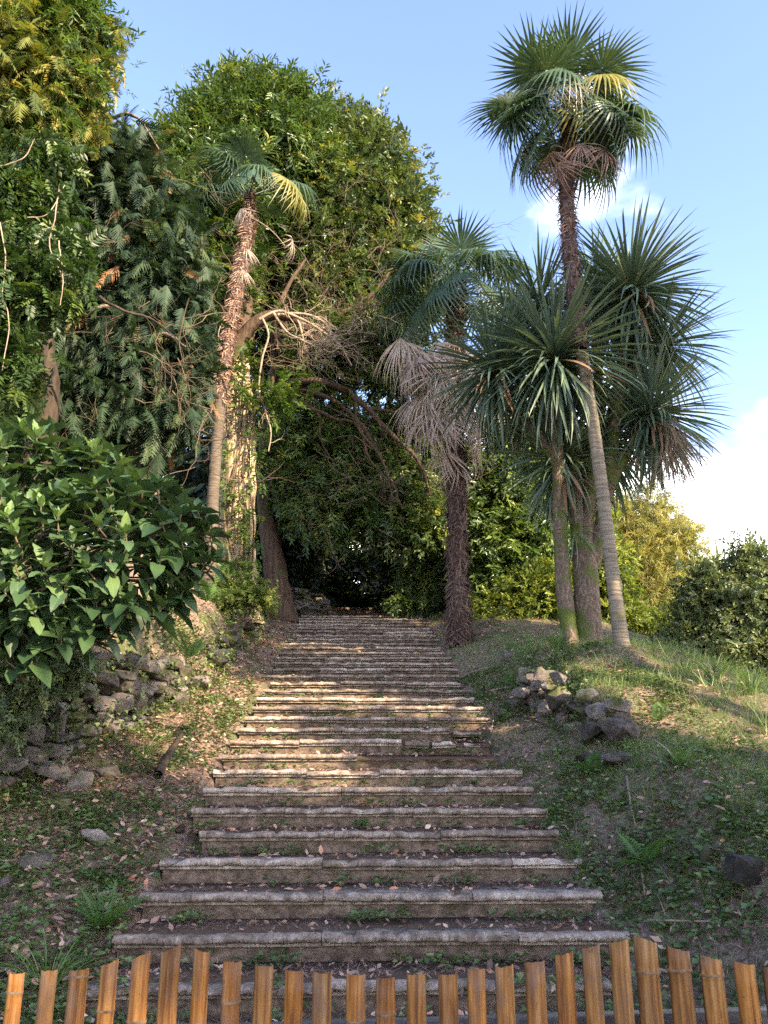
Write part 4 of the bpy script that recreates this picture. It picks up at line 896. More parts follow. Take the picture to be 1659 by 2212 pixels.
mb = MB(); crown(mb, lobes_px([(0, 480, 55), (80, 590, 34), (-10, 600, 60), (40, 640, 40), (-30, 740, 60), (20, 780, 45), (0, 860, 40), (125, 500, 26), (140, 420, 22), (-60, 640, 70)], 8.0, .6), 230, 6, .26, 'pinnate', 84, .16, droop=.5)
crown(mb, lobes_px([(140, 560, 26), (125, 640, 22), (20, 400, 40), (80, 330, 30)], 7.9, .6), 80, 6, .26, 'pinnate', 85, .14, droop=.5)
mb.build('foliage', M['vine_shaded'], t)
mb = MB()
for pts in ([(130, 400), (118, 480), (108, 530), (135, 600)], [(60, 470), (105, 460), (140, 400)], [(0, 480), (10, 560), (4, 640), (20, 700), (5, 800)], [(128, 520), (135, 600), (130, 660)], [(0, 360), (50, 340), (75, 300)]):
    limb(mb, [px(a, b, 7.6) for a, b in pts], .008, .005, 24, 5, .06)
limb(mb, [t.location, px(-20, 800, 8), px(0, 600, 8), px(30, 420, 8)], .05, .015, 24, 6, .03)
mb.build('stem', M['twig'], t, True)

# shade trees out on the right, beyond the frame: they keep the evening sun off the lower stairs
def shade_tree(x, y, zc, rr, label, seed, n, gaps=()):
    z0 = float(H(x, y)); t = tree('shade_tree', label, 'tree', Vector((x, y, z0)), 'shade trees right of the lawn')
    mb = MB(); limb(mb, [(x, y, z0 - .2), (x + .1, y, z0 + 2), (x, y + .2, zc)], .28, .12, 16, 9, .02)
    r = np.random.default_rng(seed); lob = [(Vector((x + r.normal() * rr * .35, y + r.normal() * rr * .5, zc + r.normal() * rr * .32)), (rr * .55, rr * .6, rr * .5)) for _ in range(9)]
    for l in lob: limb(mb, [(x, y, z0 + 2 + r.random()), l[0]], .1, .03, 10, 6, .03)
    mb.build('trunk', M['bark_brown'], t, True)
    def keep(P):
        k = np.ones(len(P), bool); s = np.array(TOSUN)
        for g, rad in gaps:
            q = P - np.array(tuple(g)); k &= np.linalg.norm(q - (q @ s)[:, None] * s, axis=1) > rad + .62
        return k
    mb = MB(); crown(mb, lob, n, 6, .62, 'broad', seed, .3, keep=keep, inner=.45); mb.build('crown', M['laurel'], t)
GAPS = [(px(660, 1390, 15), .5), (px(770, 1410, 14.4), .45), (px(590, 1500, 10.8), .5), (px(720, 1490, 11), .5), (px(560, 1620, 8.4), .5), (px(700, 1640, 7.8), .5), (px(420, 1510, 10.2), .1), (px(1030, 1540, 9.6), .2),
        (px(1400, 1500, 9.4), .6), (px(1560, 1480, 9.6), .9), (px(1600, 1540, 8.6), .5), (px(1480, 1590, 8), .4), (px(1650, 1600, 7.6), .4), (px(1230, 1400, 11.3), .3), (px(1100, 1180, 16.5), 1.2), (px(1200, 1150, 17.5), 1.0), (px(1150, 1290, 16), .8)]
shade_tree(9.5, -6.6, 6.0, 3.3, 'spreading shade tree behind the viewer on the right, out of view', 91, 700, GAPS)
shade_tree(9.3, -1.8, 6.8, 3.1, 'spreading shade tree right of the fence, out of view', 92, 800, GAPS)
shade_tree(9.7, 2.4, 7.9, 2.8, 'spreading shade tree right of the lawn, out of view', 93, 800, GAPS)
shade_tree(10.7, 2.6, 11.2, 2.1, 'tall shade tree right of the lawn, out of view', 95, 520, GAPS)
shade_tree(11.0, 4.8, 8.0, 2.2, 'spreading shade tree right of the dark bush, out of view', 94, 450, GAPS)

# ------------------------------------------------------------------ palms
def fan(seed, nseg=34, spread=150, L=.8, bend=.25, tipdroop=.25, fold=.22, collapse=0.0, join=.42, mess=0.0):
    """Fan blade: pleated segments joined near the hastula, free towards the tips. y outward, z upper face."""
    r = np.random.default_rng(seed); V, F, R = [], [], []
    ts = np.array([0.03, .22, join, .62, .8, .92, 1.0]); m = len(ts); c = 0
    dphi = RAD(2 * spread) / nseg
    for i in range(nseg):
        ph = RAD(-spread) + dphi * (i + .5); l = L * (.84 + .16 * math.cos(ph * .7)) * (.93 + .14 * r.random())
        dr = tipdroop * (.5 + r.random()); kink = .55 + .3 * r.random() ; kd = 0 if r.random() > .35 else .5 * tipdroop
        tw = r.normal() * (.04 + mess * .35); l *= 1 - mess * .7 * r.random(); zb = r.normal() * mess * .5
        for t in ts:
            w = math.sin(dphi / 2) * l * t if t <= join else math.sin(dphi / 2) * l * join * (1 - ((t - join) / (1 - join)) ** 1.3)
            w = max(w * (1 - .35 * mess), .0012); rad = l * t
            px_, py_ = math.sin(ph + tw * t) * rad, math.cos(ph + tw * t) * rad
            px_ *= (1 - collapse * t); 
            z = -bend * (t ** 1.5) * l * (.4 + .6 * abs(math.sin(ph)) ) - dr * max(0, t - .45) ** 2 * l * 2.2 - kd * max(0, t - kink) * l + zb * t * l
            sx, sy = math.cos(ph), -math.sin(ph)
            h = fold * w * 1.6
            V += [(px_ - sx * w, py_ - sy * w, z - h * .5), (px_, py_, z + h), (px_ + sx * w, py_ + sy * w, z - h * .5)]
        for k in range(m - 1):
            a = c + 3 * k; F += [(a, a + 1, a + 4, a + 3), (a + 1, a + 2, a + 5, a + 4)]; R += [.5 + r.normal() * .2] * 2
        c += 3 * m
    mb = MB(); mb.add(V, F, np.clip(R, 0, 1)); return mb
def petiole_mesh(L, sag, mat):
    mb = MB(); n = 9; s = np.linspace(0, 1, n); tube(mb, np.stack([0 * s, s * L, -sag * s * s * L], 1), np.interp(s, [0, .15, 1], [.022, .014, .009]), 6); me = mb.mesh('petiole', True); me.materials.append(M[mat]); return me
FAN = {}
def fanset(key, mat, n, **kw):
    L = []
    for i in range(n):
        me = fan(hash((len(FAN), i)) % 1000 + i, **kw).mesh('frond'); me.materials.append(M[mat]); L.append(me)
    FAN[key] = L
fanset('green', 'palm', 4, bend=.15, tipdroop=.16)
fanset('droop', 'palm', 4, bend=.45, tipdroop=.75)
fanset('pale', 'palm_pale', 3, bend=.4, tipdroop=.6)
fanset('dead', 'palm_dead', 6, spread=58, L=1.0, bend=.2, tipdroop=.25, collapse=.15, join=.42, nseg=19, mess=.2)
M['palm_brown'] = leaf_mat('palm_leaf_brown', [(0, (.11, .07, .056)), (.5, (.20, .14, .115)), (1, (.31, .235, .195))], .25, .6, spec=.2, tint=(1.3, .9, .6))
fanset('brown', 'palm_brown', 4, spread=70, L=.85, bend=.25, tipdroop=.3, collapse=.15, join=.38, nseg=24, mess=.25)
PET = {'green': petiole_mesh(1, .12, 'palm'), 'dead': petiole_mesh(1, .3, 'palm_dead')}
def frond(t, apex, az, el, kind, scale=1.0, pet=.75, pitch=0.0, roll=0.0, i=0):
    """az: 0 = to the right (+x), 90 = away from the viewer, 270 = towards; el: petiole elevation; pitch: extra turn down of the blade."""
    d = np.array([math.cos(RAD(az)) * math.cos(RAD(el)), math.sin(RAD(az)) * math.cos(RAD(el)), math.sin(RAD(el))])
    tip = Vector(apex) + Vector(d) * pet + Vector((0, 0, -.1 * pet))
    e2 = el - pitch; up = (0, 0, 1)
    d2 = np.array([math.cos(RAD(az)) * math.cos(RAD(e2)), math.sin(RAD(az)) * math.cos(RAD(e2)), math.sin(RAD(e2))])
    upv = np.array([-math.cos(RAD(az)) * math.sin(RAD(e2)), -math.sin(RAD(az)) * math.sin(RAD(e2)), math.cos(RAD(e2))])
    o = bpy.data.objects.new('frond', FAN[kind][i % len(FAN[kind])]); COL.objects.link(o)
    Mx = M4(frames(d2[None], up=upv, roll=roll, scale=scale)[0], tip); place(o, t, Mx)
    p = bpy.data.objects.new('petiole', PET['dead' if kind in ('dead', 'brown') else 'green']); COL.objects.link(p); p.parent = o
    Mp = M4(frames(d[None], up=(0, 0, 1), scale=1)[0], Vector(apex)) @ Matrix.Diagonal((1, pet, 1, 1))
    p.matrix_basis = Mx.inverted() @ Mp
def palm_trunk(t, pts, radii, Y, ring_to, mat_ring='palm_ring', mat_fib='palm_fibre', strands=900, strand_mat='fibre_strand', seed=1, slen=.13):
    """Ringed bare lower trunk, then a fibre-clad part with hanging strands above picture row ring_to."""
    r = np.random.default_rng(seed)
    P = catmull(np.array([tuple(px(u, v, yy)) for u, v, yy in pts]), 160); vrow = np.interp(np.linspace(0, 1, 160), np.linspace(0, 1, len(pts)), [p[1] for p in pts])
    Rr = np.interp(np.linspace(0, 1, 160), np.linspace(0, 1, len(radii)), radii)
    lo = vrow >= ring_to
    if lo.sum() > 3:
        k = int(lo.sum()); Pl = catmull(P[:k + 2][::6] if k > 14 else P[:k + 2], k * 5); Rl = np.interp(np.linspace(0, 1, k * 5), np.linspace(0, 1, k + 2), Rr[:k + 2])
        ring = 1 + .018 * np.sin(np.arange(k * 5) * 1.35 + r.normal(size=k * 5) * .5) + .012 * np.convolve(r.normal(size=k * 5), np.ones(6) / 2.4, 'same')
        mb = MB(); tube(mb, Pl, Rl * ring, 14, .008); mb.build('trunk', M[mat_ring], t, True)
    k = int(lo.sum()); Pu, Ru = P[max(0, k - 2):], Rr[max(0, k - 2):]
    if len(Pu) > 4:
        n = len(Pu); Pu2 = catmull(Pu[::4], n * 3); Ru2 = np.interp(np.linspace(0, 1, n * 3), np.linspace(0, 1, n), Ru)
        mb = MB(); tube(mb, Pu2, Ru2 * 1.03 * (1 + .05 * np.convolve(r.normal(size=n * 3), np.ones(4) / 2, 'same')), 14, .05); mb.build('fibre_sheath', M[mat_fib], t, True)
        # strands and old leaf bases
        q = r.integers(0, n, strands); a = r.random(strands) * 6.283; o = np.stack([np.cos(a), np.sin(a), 0 * a], 1)
        D = o * (.45 + .4 * r.random((strands, 1))) + np.stack([-np.sin(a), np.cos(a), 0 * a], 1) * r.normal(size=(strands, 1)) * .7 + np.array([0, 0, -.75]) 
        lt = np.array([(-.06, 0, 0), (.06, 0, 0), (.03, .6, .03), (-.02, 1, -.02)]), np.array([(0, 1, 2), (0, 2, 3)])
        mb = MB(); mb.bake(lt, frames(D, up=o, scale=slen * (.5 + r.random(strands))), Pu[q] + o * Ru[q][:, None] * .98)
        ns = strands // 6; q = r.integers(0, n, ns); a = r.random(ns) * 6.283; o = np.stack([np.cos(a), np.sin(a), 0 * a], 1)
        lt = np.array([(-.22, 0, 0), (.22, 0, 0), (.10, .5, .10), (-.10, .5, .10), (.05, 1, .05), (-.05, 1, .05)]), np.array([(0, 1, 2, 3), (3, 2, 4, 5)])
        mb.bake(lt, frames(o * .35 + np.array([0, 0, 1.]), up=o, scale=slen * (.8 + .5 * r.random(ns))), Pu[q] + o * Ru[q][:, None] * .9)
        s = mb.build('trunk_fibre', M[strand_mat], t); stuff(s)
    return P

# tall leaning palm
A1 = px(1228, 244, 10.35)
t = thing('fan_palm', 'tallest fan palm, thin leaning trunk rising from the mossy mound on the right', 'palm', px(1350, 1425, 10.4), 'fan palms')
palm_trunk(t, [(1352, 1425, 10.4), (1340, 1370, 10.4), (1318, 1200, 10.4), (1298, 1040, 10.4), (1276, 880, 10.4), (1255, 750, 10.4), (1240, 640, 10.4), (1230, 530, 10.4), (1224, 430, 10.4), (1225, 340, 10.4), (1228, 250, 10.35)],
           [.15, .105, .094, .092, .09, .09, .112, .112, .108, .11, .085], 10.4, 742, strands=1300, seed=31)
r = np.random.default_rng(32)
SP = [(80, 72, 'green', 1.05, .85, 0), (110, 50, 'green', 1.0, .8, 10), (190, 45, 'green', 1.0, .85, 10), (170, 20, 'green', 1.0, .85, 25), (215, 35, 'green', 1.0, .7, 20), (185, -5, 'droop', 1.0, .85, 35), (165, -18, 'green', 1.0, .85, 45),
      (200, -30, 'green', 1.0, .75, 35), (0, 50, 'droop', .95, .8, 20), (15, 25, 'pale', .95, .8, 30), (-10, 8, 'droop', 1, .75, 45), (10, -12, 'droop', 1, .75, 50), (350, -30, 'green', 1.0, .7, 45), (5, -38, 'green', 1.0, .75, 35), (270, 55, 'green', .95, .75, 10),
      (280, -20, 'pale', .9, .45, 60), (250, 20, 'droop', .95, .65, 45), (300, 20, 'pale', .9, .7, 50), (90, 10, 'green', 1, .8, 40), (130, -10, 'droop', 1, .8, 40), (60, -10, 'droop', 1, .8, 40), (40, 30, 'green', 1, .8, 20), (320, 40, 'green', .95, .75, 20), (235, 65, 'green', .9, .7, 0), (20, 65, 'green', .95, .8, 0), (150, 65, 'green', .95, .8, 0), (225, 0, 'droop', .95, .75, 50), (320, -8, 'droop', .95, .75, 50),
      (183, 8, 'green', 1.05, 1.0, 15), (358, 2, 'droop', 1.05, .95, 25), (205, -12, 'green', 1.0, .9, 25), (340, -18, 'green', 1.0, .9, 30), (245, -8, 'brown', .8, .75, 45), (222, -48, 'brown', .85, .65, 25), (275, -55, 'brown', .75, .6, 20), (320, -42, 'brown', .85, .65, 25), (195, -52, 'brown', .85, .6, 25), (345, -20, 'brown', .7, .7, 50), (140, -48, 'brown', .8, .6, 35)]
for i, (az, el, kd, sc, pe, pi) in enumerate(SP):
    off = Vector((0, 0, (-.35 - .3 * r.random() if el < -20 else .1) if kd == 'brown' else (-.3 if el < -20 else -.02 if el < 20 else .1)))
    frond(t, A1 + off, az + r.normal() * 5, el + r.normal() * 4, kd, sc * 1.04, pe * 1.04, pi, r.normal() * .25, i)

# shaggy palm with the dead skirt
A2 = px(990, 625, 14.4)
t = thing('fan_palm', 'shaggy dark trunked fan palm with a skirt of dead fronds right of the stairs', 'palm', px(992, 1385, 14.4), 'fan palms')
palm_trunk(t, [(992, 1390, 14.4), (991, 1330, 14.4), (988, 1200, 14.4), (986, 1080, 14.4), (984, 960, 14.4), (980, 840, 14.4), (982, 730, 14.4), (990, 620, 14.4)], [.195, .165, .158, .158, .155, .165, .18, .14], 14.4, 5000, strands=3600, seed=33, slen=.17)
r = np.random.default_rng(34)
SP = [(75, 70, 'green', 1.15, .9, 0), (40, 55, 'green', 1.15, .9, 5), (120, 55, 'green', 1.1, .9, 5), (150, 62, 'green', 1.1, .8, 0), (180, 35, 'droop', 1.1, 1.1, 25), (195, 12, 'droop', 1.15, 1.2, 30), (170, 5, 'droop', 1.1, 1.3, 35), (215, 22, 'droop', 1.1, 1.0, 35), (235, 30, 'droop', 1.05, .8, 30), (270, 60, 'green', 1.05, .8, 5), (285, 25, 'droop', 1.05, .9, 35),
      (320, 30, 'droop', 1.05, 1.0, 30), (350, 25, 'droop', 1.1, 1.1, 30), (10, 5, 'droop', 1.1, 1.1, 35), (20, 40, 'green', 1.1, 1.0, 15), (90, 20, 'green', 1.1, 1, 25), (60, 10, 'droop', 1.1, 1, 30), (130, 15, 'droop', 1.1, 1, 30), (200, -20, 'droop', 1.0, 1.1, 40), (225, -10, 'droop', 1.0, 1.0, 40), (80, 50, 'green', 1.15, 1.1, 5), (100, 75, 'green', 1.2, 1.0, 0), (30, 70, 'green', 1.1, 1.0, 0), (165, 48, 'green', 1.1, 1.1, 10), (340, -12, 'droop', 1, 1.1, 40), (255, 0, 'droop', 1.0, .9, 50), (300, -5, 'droop', 1, .9, 45), (175, -22, 'droop', 1, 1.3, 35)]
for i, (az, el, kd, sc, pe, pi) in enumerate(SP):
    frond(t, A2 + Vector((0, 0, -.1 if el < 20 else .1)), az + r.normal() * 5, el + r.normal() * 4, kd, sc, pe, pi, r.normal() * .25, i)
for i, (u, v, az, el, pe, sc) in enumerate([(985, 715, 188, -8, 1.35, 1.0), (985, 725, 205, -14, 1.25, 1.0), (985, 740, 198, -26, 1.2, 1.05), (985, 745, 218, -28, 1.05, 1.1), (985, 760, 232, -36, .95, 1.1), (980, 770, 250, -42, .8, 1.15), (984, 770, 268, -45, .75, 1.15), (985, 770, 288, -44, .75, 1.1), (988, 765, 308, -40, .8, 1.1), (988, 765, 330, -36, .85, 1.05), (988, 765, 350, -34, .95, 1.0),
        (980, 830, 245, -55, .75, 1.05), (980, 840, 215, -48, .85, 1.05), (985, 840, 300, -56, .7, 1.0), (985, 790, 185, -38, 1.05, 1.1), (984, 820, 200, -46, 1.0, 1.1), (984, 850, 225, -56, .85, 1.0), (984, 830, 270, -56, .7, 1.1), (990, 850, 345, -55, .7, .9), (984, 960, 275, -72, .42, .75), (984, 900, 215, -62, .85, .9), (984, 900, 325, -60, .7, .85), (984, 745, 130, -40, .9, 1.0), (984, 745, 60, -40, .9, 1.0), (985, 735, 210, -20, 1.1, 1.1), (985, 735, 225, -22, 1.0, 1.1), (985, 740, 240, -28, .9, 1.1), (985, 745, 260, -32, .8, 1.1), (985, 745, 280, -34, .8, 1.1), (985, 745, 300, -32, .85, 1.1), (984, 790, 210, -40, 1.0, 1.1), (984, 800, 240, -46, .85, 1.1), (984, 800, 258, -48, .8, 1.05), (984, 800, 312, -46, .8, 1.0)]):
    frond(t, px(u, v, 14.4), az + r.normal() * 6, el, 'dead', sc * 1.12, pe * .9, max(0, el + 70 + r.normal() * 8), r.normal() * .4, i)

# palm in front of the sunlit trunk
A3 = px(536, 430, 13.3)
t = thing('fan_palm', 'thin hairy trunked fan palm leaning against the sunlit pale trunk', 'palm', px(452, 1255, 13.5), 'fan palms')
M['palm_ring_dark'] = rough_mat('palm_ring_dark', [(.3, (.05, .042, .034)), (.5, (.10, .085, .07)), (.7, (.17, .145, .12))], 7, 7, bump=.8, stretch=(.6, .6, 6), dist=.02, moss=((.10, .11, .04), .4))
palm_trunk(t, [(450, 1270, 13.6), (456, 1150, 13.5), (462, 1050, 13.4), (470, 940, 13.4), (478, 840, 13.3), (492, 740, 13.3), (508, 650, 13.3), (524, 560, 13.3), (538, 470, 13.3), (540, 420, 13.3)], [.13, .12, .105, .10, .125, .12, .125, .125, .115, .08], 13.4, 862, mat_ring='palm_ring_dark', mat_fib='palm_fibre', strands=2600, strand_mat='fibre_tan', seed=35, slen=.11)
r = np.random.default_rng(36)
SP = [(90, 72, 'green', 1.0, .95, 0), (190, 62, 'droop', 1.0, .95, 25), (265, 60, 'droop', 1.05, .9, 25), (215, 50, 'droop', 1.0, .9, 40), (150, 50, 'green', 1.0, .9, 15), (20, 40, 'droop', .95, 1.25, 40), (-20, 22, 'pale', 1.05, .95, 62), (-5, 8, 'pale', .95, 1.05, 55), (300, 35, 'droop', .9, .7, 55), (185, 20, 'droop', .95, .9, 35), (170, 0, 'droop', .95, .8, 40), (60, 30, 'green', 1, .8, 20), (120, 20, 'droop', 1, .8, 30), (235, 5, 'droop', .8, .6, 60)]
for i, (az, el, kd, sc, pe, pi) in enumerate(SP):
    frond(t, A3 + Vector((0, 0, .05)), az + r.normal() * 4, el + r.normal() * 3, kd, sc * .88, pe * .95, pi, r.normal() * .25, i)
for i, (u, v, az, el, pe, sc) in enumerate([(540, 460, 250, -20, .4, .5), (540, 470, 350, -28, 1.0, .55), (526, 570, 262, -84, .12, .42), (533, 525, 285, -84, .12, .42), (528, 545, 235, -84, .12, .4), (480, 700, 205, -60, .5, .6)]):
    frond(t, px(u, v, 13.2), az, el, 'dead', sc, pe, max(0, el + 80), r.normal() * .3, i)

# ------------------------------------------------------------------ cordylines (cabbage trees)
def blade(curve, w=.037, mat='cordyline', dead=False):
    n = 7; s = np.linspace(0, 1, n); ang = curve * s ** 1.6
    dy, dz = np.cos(ang), -np.sin(ang); y = np.concatenate([[0], np.cumsum((dy[1:] + dy[:-1]) / 2)]) / (n - 1); z = np.concatenate([[0], np.cumsum((dz[1:] + dz[:-1]) / 2)]) / (n - 1)
    ww = w / 2 * np.interp(s, [0, .12, .4, .75, 1], [.5, .7, 1, .75, .03]); V = []
    for i in range(n): V += [(-ww[i], y[i], z[i] + ww[i] * .45), (0, y[i], z[i]), (ww[i], y[i], z[i] + ww[i] * .45)]
    F = []
    for i in range(n - 1): F += [(3 * i, 3 * i + 1, 3 * i + 4, 3 * i + 3), (3 * i + 1, 3 * i + 2, 3 * i + 5, 3 * i + 4)]
    return np.array(V), np.array(F)
BL_C = [.08, .3, .6, 1.0, 1.5, .15]; BL = [blade(c) for c in BL_C]
def mesh_of(tpl, name, mat, smooth=True):
    mb = MB(); mb.add(*tpl); me = mb.mesh(name, smooth); me.materials.append(M[mat]); return me
BLM = [mesh_of(b, 'leaf', 'cordyline') for b in BL]; BLD = [mesh_of(blade(c, .05), 'leaf', 'cordyline_dead') for c in (.3, .8)]
def head_dirs(n, r, axis, low=-78):
    el = np.degrees(np.arcsin(np.clip(1 - (1 - math.sin(RAD(low))) * ((np.arange(n) + .5) / n) ** .85, -1, 1))); az = np.arange(n) * 137.5 + r.normal(size=n) * 12
    d = np.stack([np.cos(np.radians(az)) * np.cos(np.radians(el)), np.sin(np.radians(az)) * np.cos(np.radians(el)), np.sin(np.radians(el))], 1)
    q = Vector((0, 0, 1)).rotation_difference(Vector(axis)).to_matrix(); return d @ np.array(q).T, el
def cordyline(t, heads, cap, seed):
    r = np.random.default_rng(seed); allv = []
    for (P, axis, n, L) in heads:
        n = int(n * 1.25); d, el = head_dirs(n, r, axis)
        for i in range(n): allv.append((P, d[i], el[i], L))
    # the ones turned to the viewer are parts, the rest is one mass
    key = np.array([q[1][1] + .25 * r.random() for q in allv]); order = np.argsort(key)
    mass = MB(); parts = 0
    for k, q in enumerate(order):
        P, d, el, L = allv[q]; l = L * (.82 + .3 * r.random()) * (.75 if el > 70 else 1)
        v = 0 if el > 60 else int(np.clip(round((60 - el) / 30 + r.normal() * .5), 0, 4)); 
        if d[2] < -.3: v = min(v, 2)
        m = frames(d[None], up=(0, 0, 1), roll=r.normal() * .35, scale=l)[0]; dead = d[2] < -.45 and r.random() < .35
        base = Vector(P) + Vector(d) * .05 + Vector((0, 0, -.18 * (60 - el) / 120))
        if k < cap:
            o = bpy.data.objects.new('leaf', BLD[int(r.integers(2))] if dead else BLM[v]); COL.objects.link(o); place(o, t, M4(m, base)); parts += 1
        else: mass.bake(BL[v], m[None], np.array([tuple(base)]))
    if mass.v: stuff(mass.build('leaves', M['cordyline_rnd'], t, True))
YC = 11.3
HD = {'h3': (px(1197, 765, YC - .5), (-.1, -.25, 1), 330, 1.45), 'h4': (px(1068, 790, YC), (-.35, 0, 1), 220, 1.25), 'h2': (px(1165, 650, YC + .6), (-.15, 0, 1), 200, 1.2),
      'h1': (px(1362, 625, YC), (.15, -.1, 1), 320, 1.4), 'h5': (px(1405, 885, YC + .2), (.45, -.1, 1), 300, 1.25), 'h8': (px(1300, 940, YC + .7), (0, 0, 1), 240, 1.25), 'h7': (px(1290, 640, YC + .8), (0, .2, 1), 170, 1.2), 'h6': (px(1240, 1130, YC - .2), (0, -.2, 1), 30, .55), 'h9': (px(1130, 900, YC + .7), (-.2, .2, 1), 130, 1.0),
      'h10': (px(1212, 985, YC + .2), (-.1, 0, 1), 240, 1.1), 'h11': (px(1345, 800, YC + .6), (.2, .1, 1), 150, 1.15), 'h12': (px(1430, 740, YC + .4), (.35, 0, 1), 170, 1.2), 'h13': (px(1110, 720, YC + .4), (-.25, .1, 1), 170, 1.15)}
t = thing('cabbage_tree', 'slimmer left sword leaved tree whose spiky heads lean towards the stairs', 'tree', px(1238, 1430, YC), 'sword leaved trees')
mb = MB(); limb(mb, [px(1240, 1440, YC), px(1232, 1380, YC), px(1216, 1250, YC), px(1210, 1130, YC), px(1205, 1000, YC - .1), px(1198, 880, YC - .3), HD['h3'][0]], .135, .07, 40, 12, .004, .05)
limb(mb, [px(1207, 1010, YC - .1), px(1150, 920, YC), px(1085, 860, YC), HD['h4'][0]], .08, .05, 20, 8, .01, .04)
limb(mb, [px(1200, 930, YC), px(1160, 940, YC + .5), HD['h9'][0]], .06, .04, 14, 8, .01, .04)
mb.build('trunk', M['cord_bark'], t, True)
cordyline(t, [HD['h3'], HD['h4'], HD['h9'], HD['h10'], HD['h13']], 290, 51)
t = thing('cabbage_tree', 'thick mossy trunked sword leaved tree dividing into several spiky heads behind the tall palm', 'tree', px(1272, 1440, YC + .1), 'sword leaved trees')
mb = MB(); yb = YC + .1
limb(mb, [px(1276, 1455, yb), px(1272, 1400, yb), px(1266, 1280, yb), px(1262, 1180, yb)], .23, .17, 24, 14, .01, .05)
limb(mb, [px(1256, 1230, yb), px(1246, 1120, yb), px(1236, 960, yb), px(1200, 780, yb + .4), HD['h2'][0]], .11, .07, 30, 10, .006, .05)
limb(mb, [px(1262, 1210, yb), px(1272, 1090, yb), px(1284, 960, yb), HD['h8'][0]], .11, .07, 24, 10, .006, .05)
limb(mb, [px(1280, 1230, yb), px(1300, 1130, yb), px(1318, 1050, yb), px(1350, 985, yb), px(1385, 930, yb), HD['h5'][0]], .11, .07, 30, 10, .006, .05)
limb(mb, [px(1310, 1085, yb), px(1322, 960, yb), px(1345, 780, yb), HD['h1'][0]], .11, .07, 26, 10, .006, .05)
limb(mb, [px(1345, 800, yb), px(1390, 790, yb + .3), HD['h12'][0]], .06, .04, 14, 8, .01, .04)
limb(mb, [px(1290, 920, yb), px(1292, 780, yb + .4), HD['h7'][0]], .09, .06, 22, 10, .006, .05)
limb(mb, [px(1250, 1200, yb), px(1240, 1150, yb - .2)], .05, .04, 8, 8, .0, .03)
mb.build('trunk', M['cord_bark'], t, True)
cordyline(t, [HD['h1'], HD['h5'], HD['h2'], HD['h8'], HD['h7'], HD['h6'], HD['h11'], HD['h12']], 290, 52)
# tan seed panicle hanging from the right head
mb = MB(); r = np.random.default_rng(53); a = px(1440, 905, YC - .3)
for q in range(60): twigs(mb, a + Vector((r.normal() * .05, r.normal() * .1, -.02 * q * .3)), (.35 + r.normal() * .3, r.normal() * .3, -.9), .55 + .4 * r.random(), 1, r, .007, .3, 3, .1)
o = mb.build('seed_panicle', M['twig'], t)

# ------------------------------------------------------------------ mossy mound under the tall palm
# (terrain already swells here; the palm's root boss sits on it)
# ------------------------------------------------------------------ hydrangea
def hyd_leaf(seed, ratio=.46, arch=.28, fold=.25):
    r = np.random.default_rng(seed); ny, nx_ = 9, 5; V, UV = [], []
    for i in range(ny):
        t = i / (ny - 1); w = ratio * (math.sin(math.pi * t ** .8) ** .85) * .5 if 0 < t < 1 else 0.0
        if i % 2 and 0 < t < 1: w *= 1.05
        for j in range(nx_):
            s = (j - 2) / 2; z = -arch * t * t + fold * abs(s) * w + (.018 * (-1) ** i * abs(s) if 0 < t < 1 else 0) - .08 * s * s * w
            V.append((s * w, t, z + r.normal() * .004)); UV.append((s * w / ratio * 2, t))
    F = [(i * nx_ + j, i * nx_ + j + 1, (i + 1) * nx_ + j + 1, (i + 1) * nx_ + j) for i in range(ny - 1) for j in range(nx_ - 1)]
    return np.array(V), np.array(F), UV
def hyd_mesh(seed, mat, **kw):
    V, F, UV = hyd_leaf(seed, **kw); me = bpy.data.meshes.new('leaf'); me.from_pydata([tuple(v) for v in V], [], [tuple(int(q) for q in f) for f in F]); me.materials.append(M[mat])
    ul = me.uv_layers.new(name='UVMap')
    for l in me.loops: ul.data[l.index].uv = UV[l.vertex_index]
    for p in me.polygons: p.use_smooth = True
    return me
HL = [hyd_mesh(i, 'hydrangea', arch=a, ratio=rt) for i, (a, rt) in enumerate([(.10, .37), (.24, .38), (.36, .42), (.18, .34), (.30, .40)])]
HY = [hyd_mesh(20 + i, 'hydrangea_young', arch=a, ratio=.4, fold=.5) for i, a in enumerate([-.05, .1])]
LT8 = leaf_tpl8(.55, .25, .3)
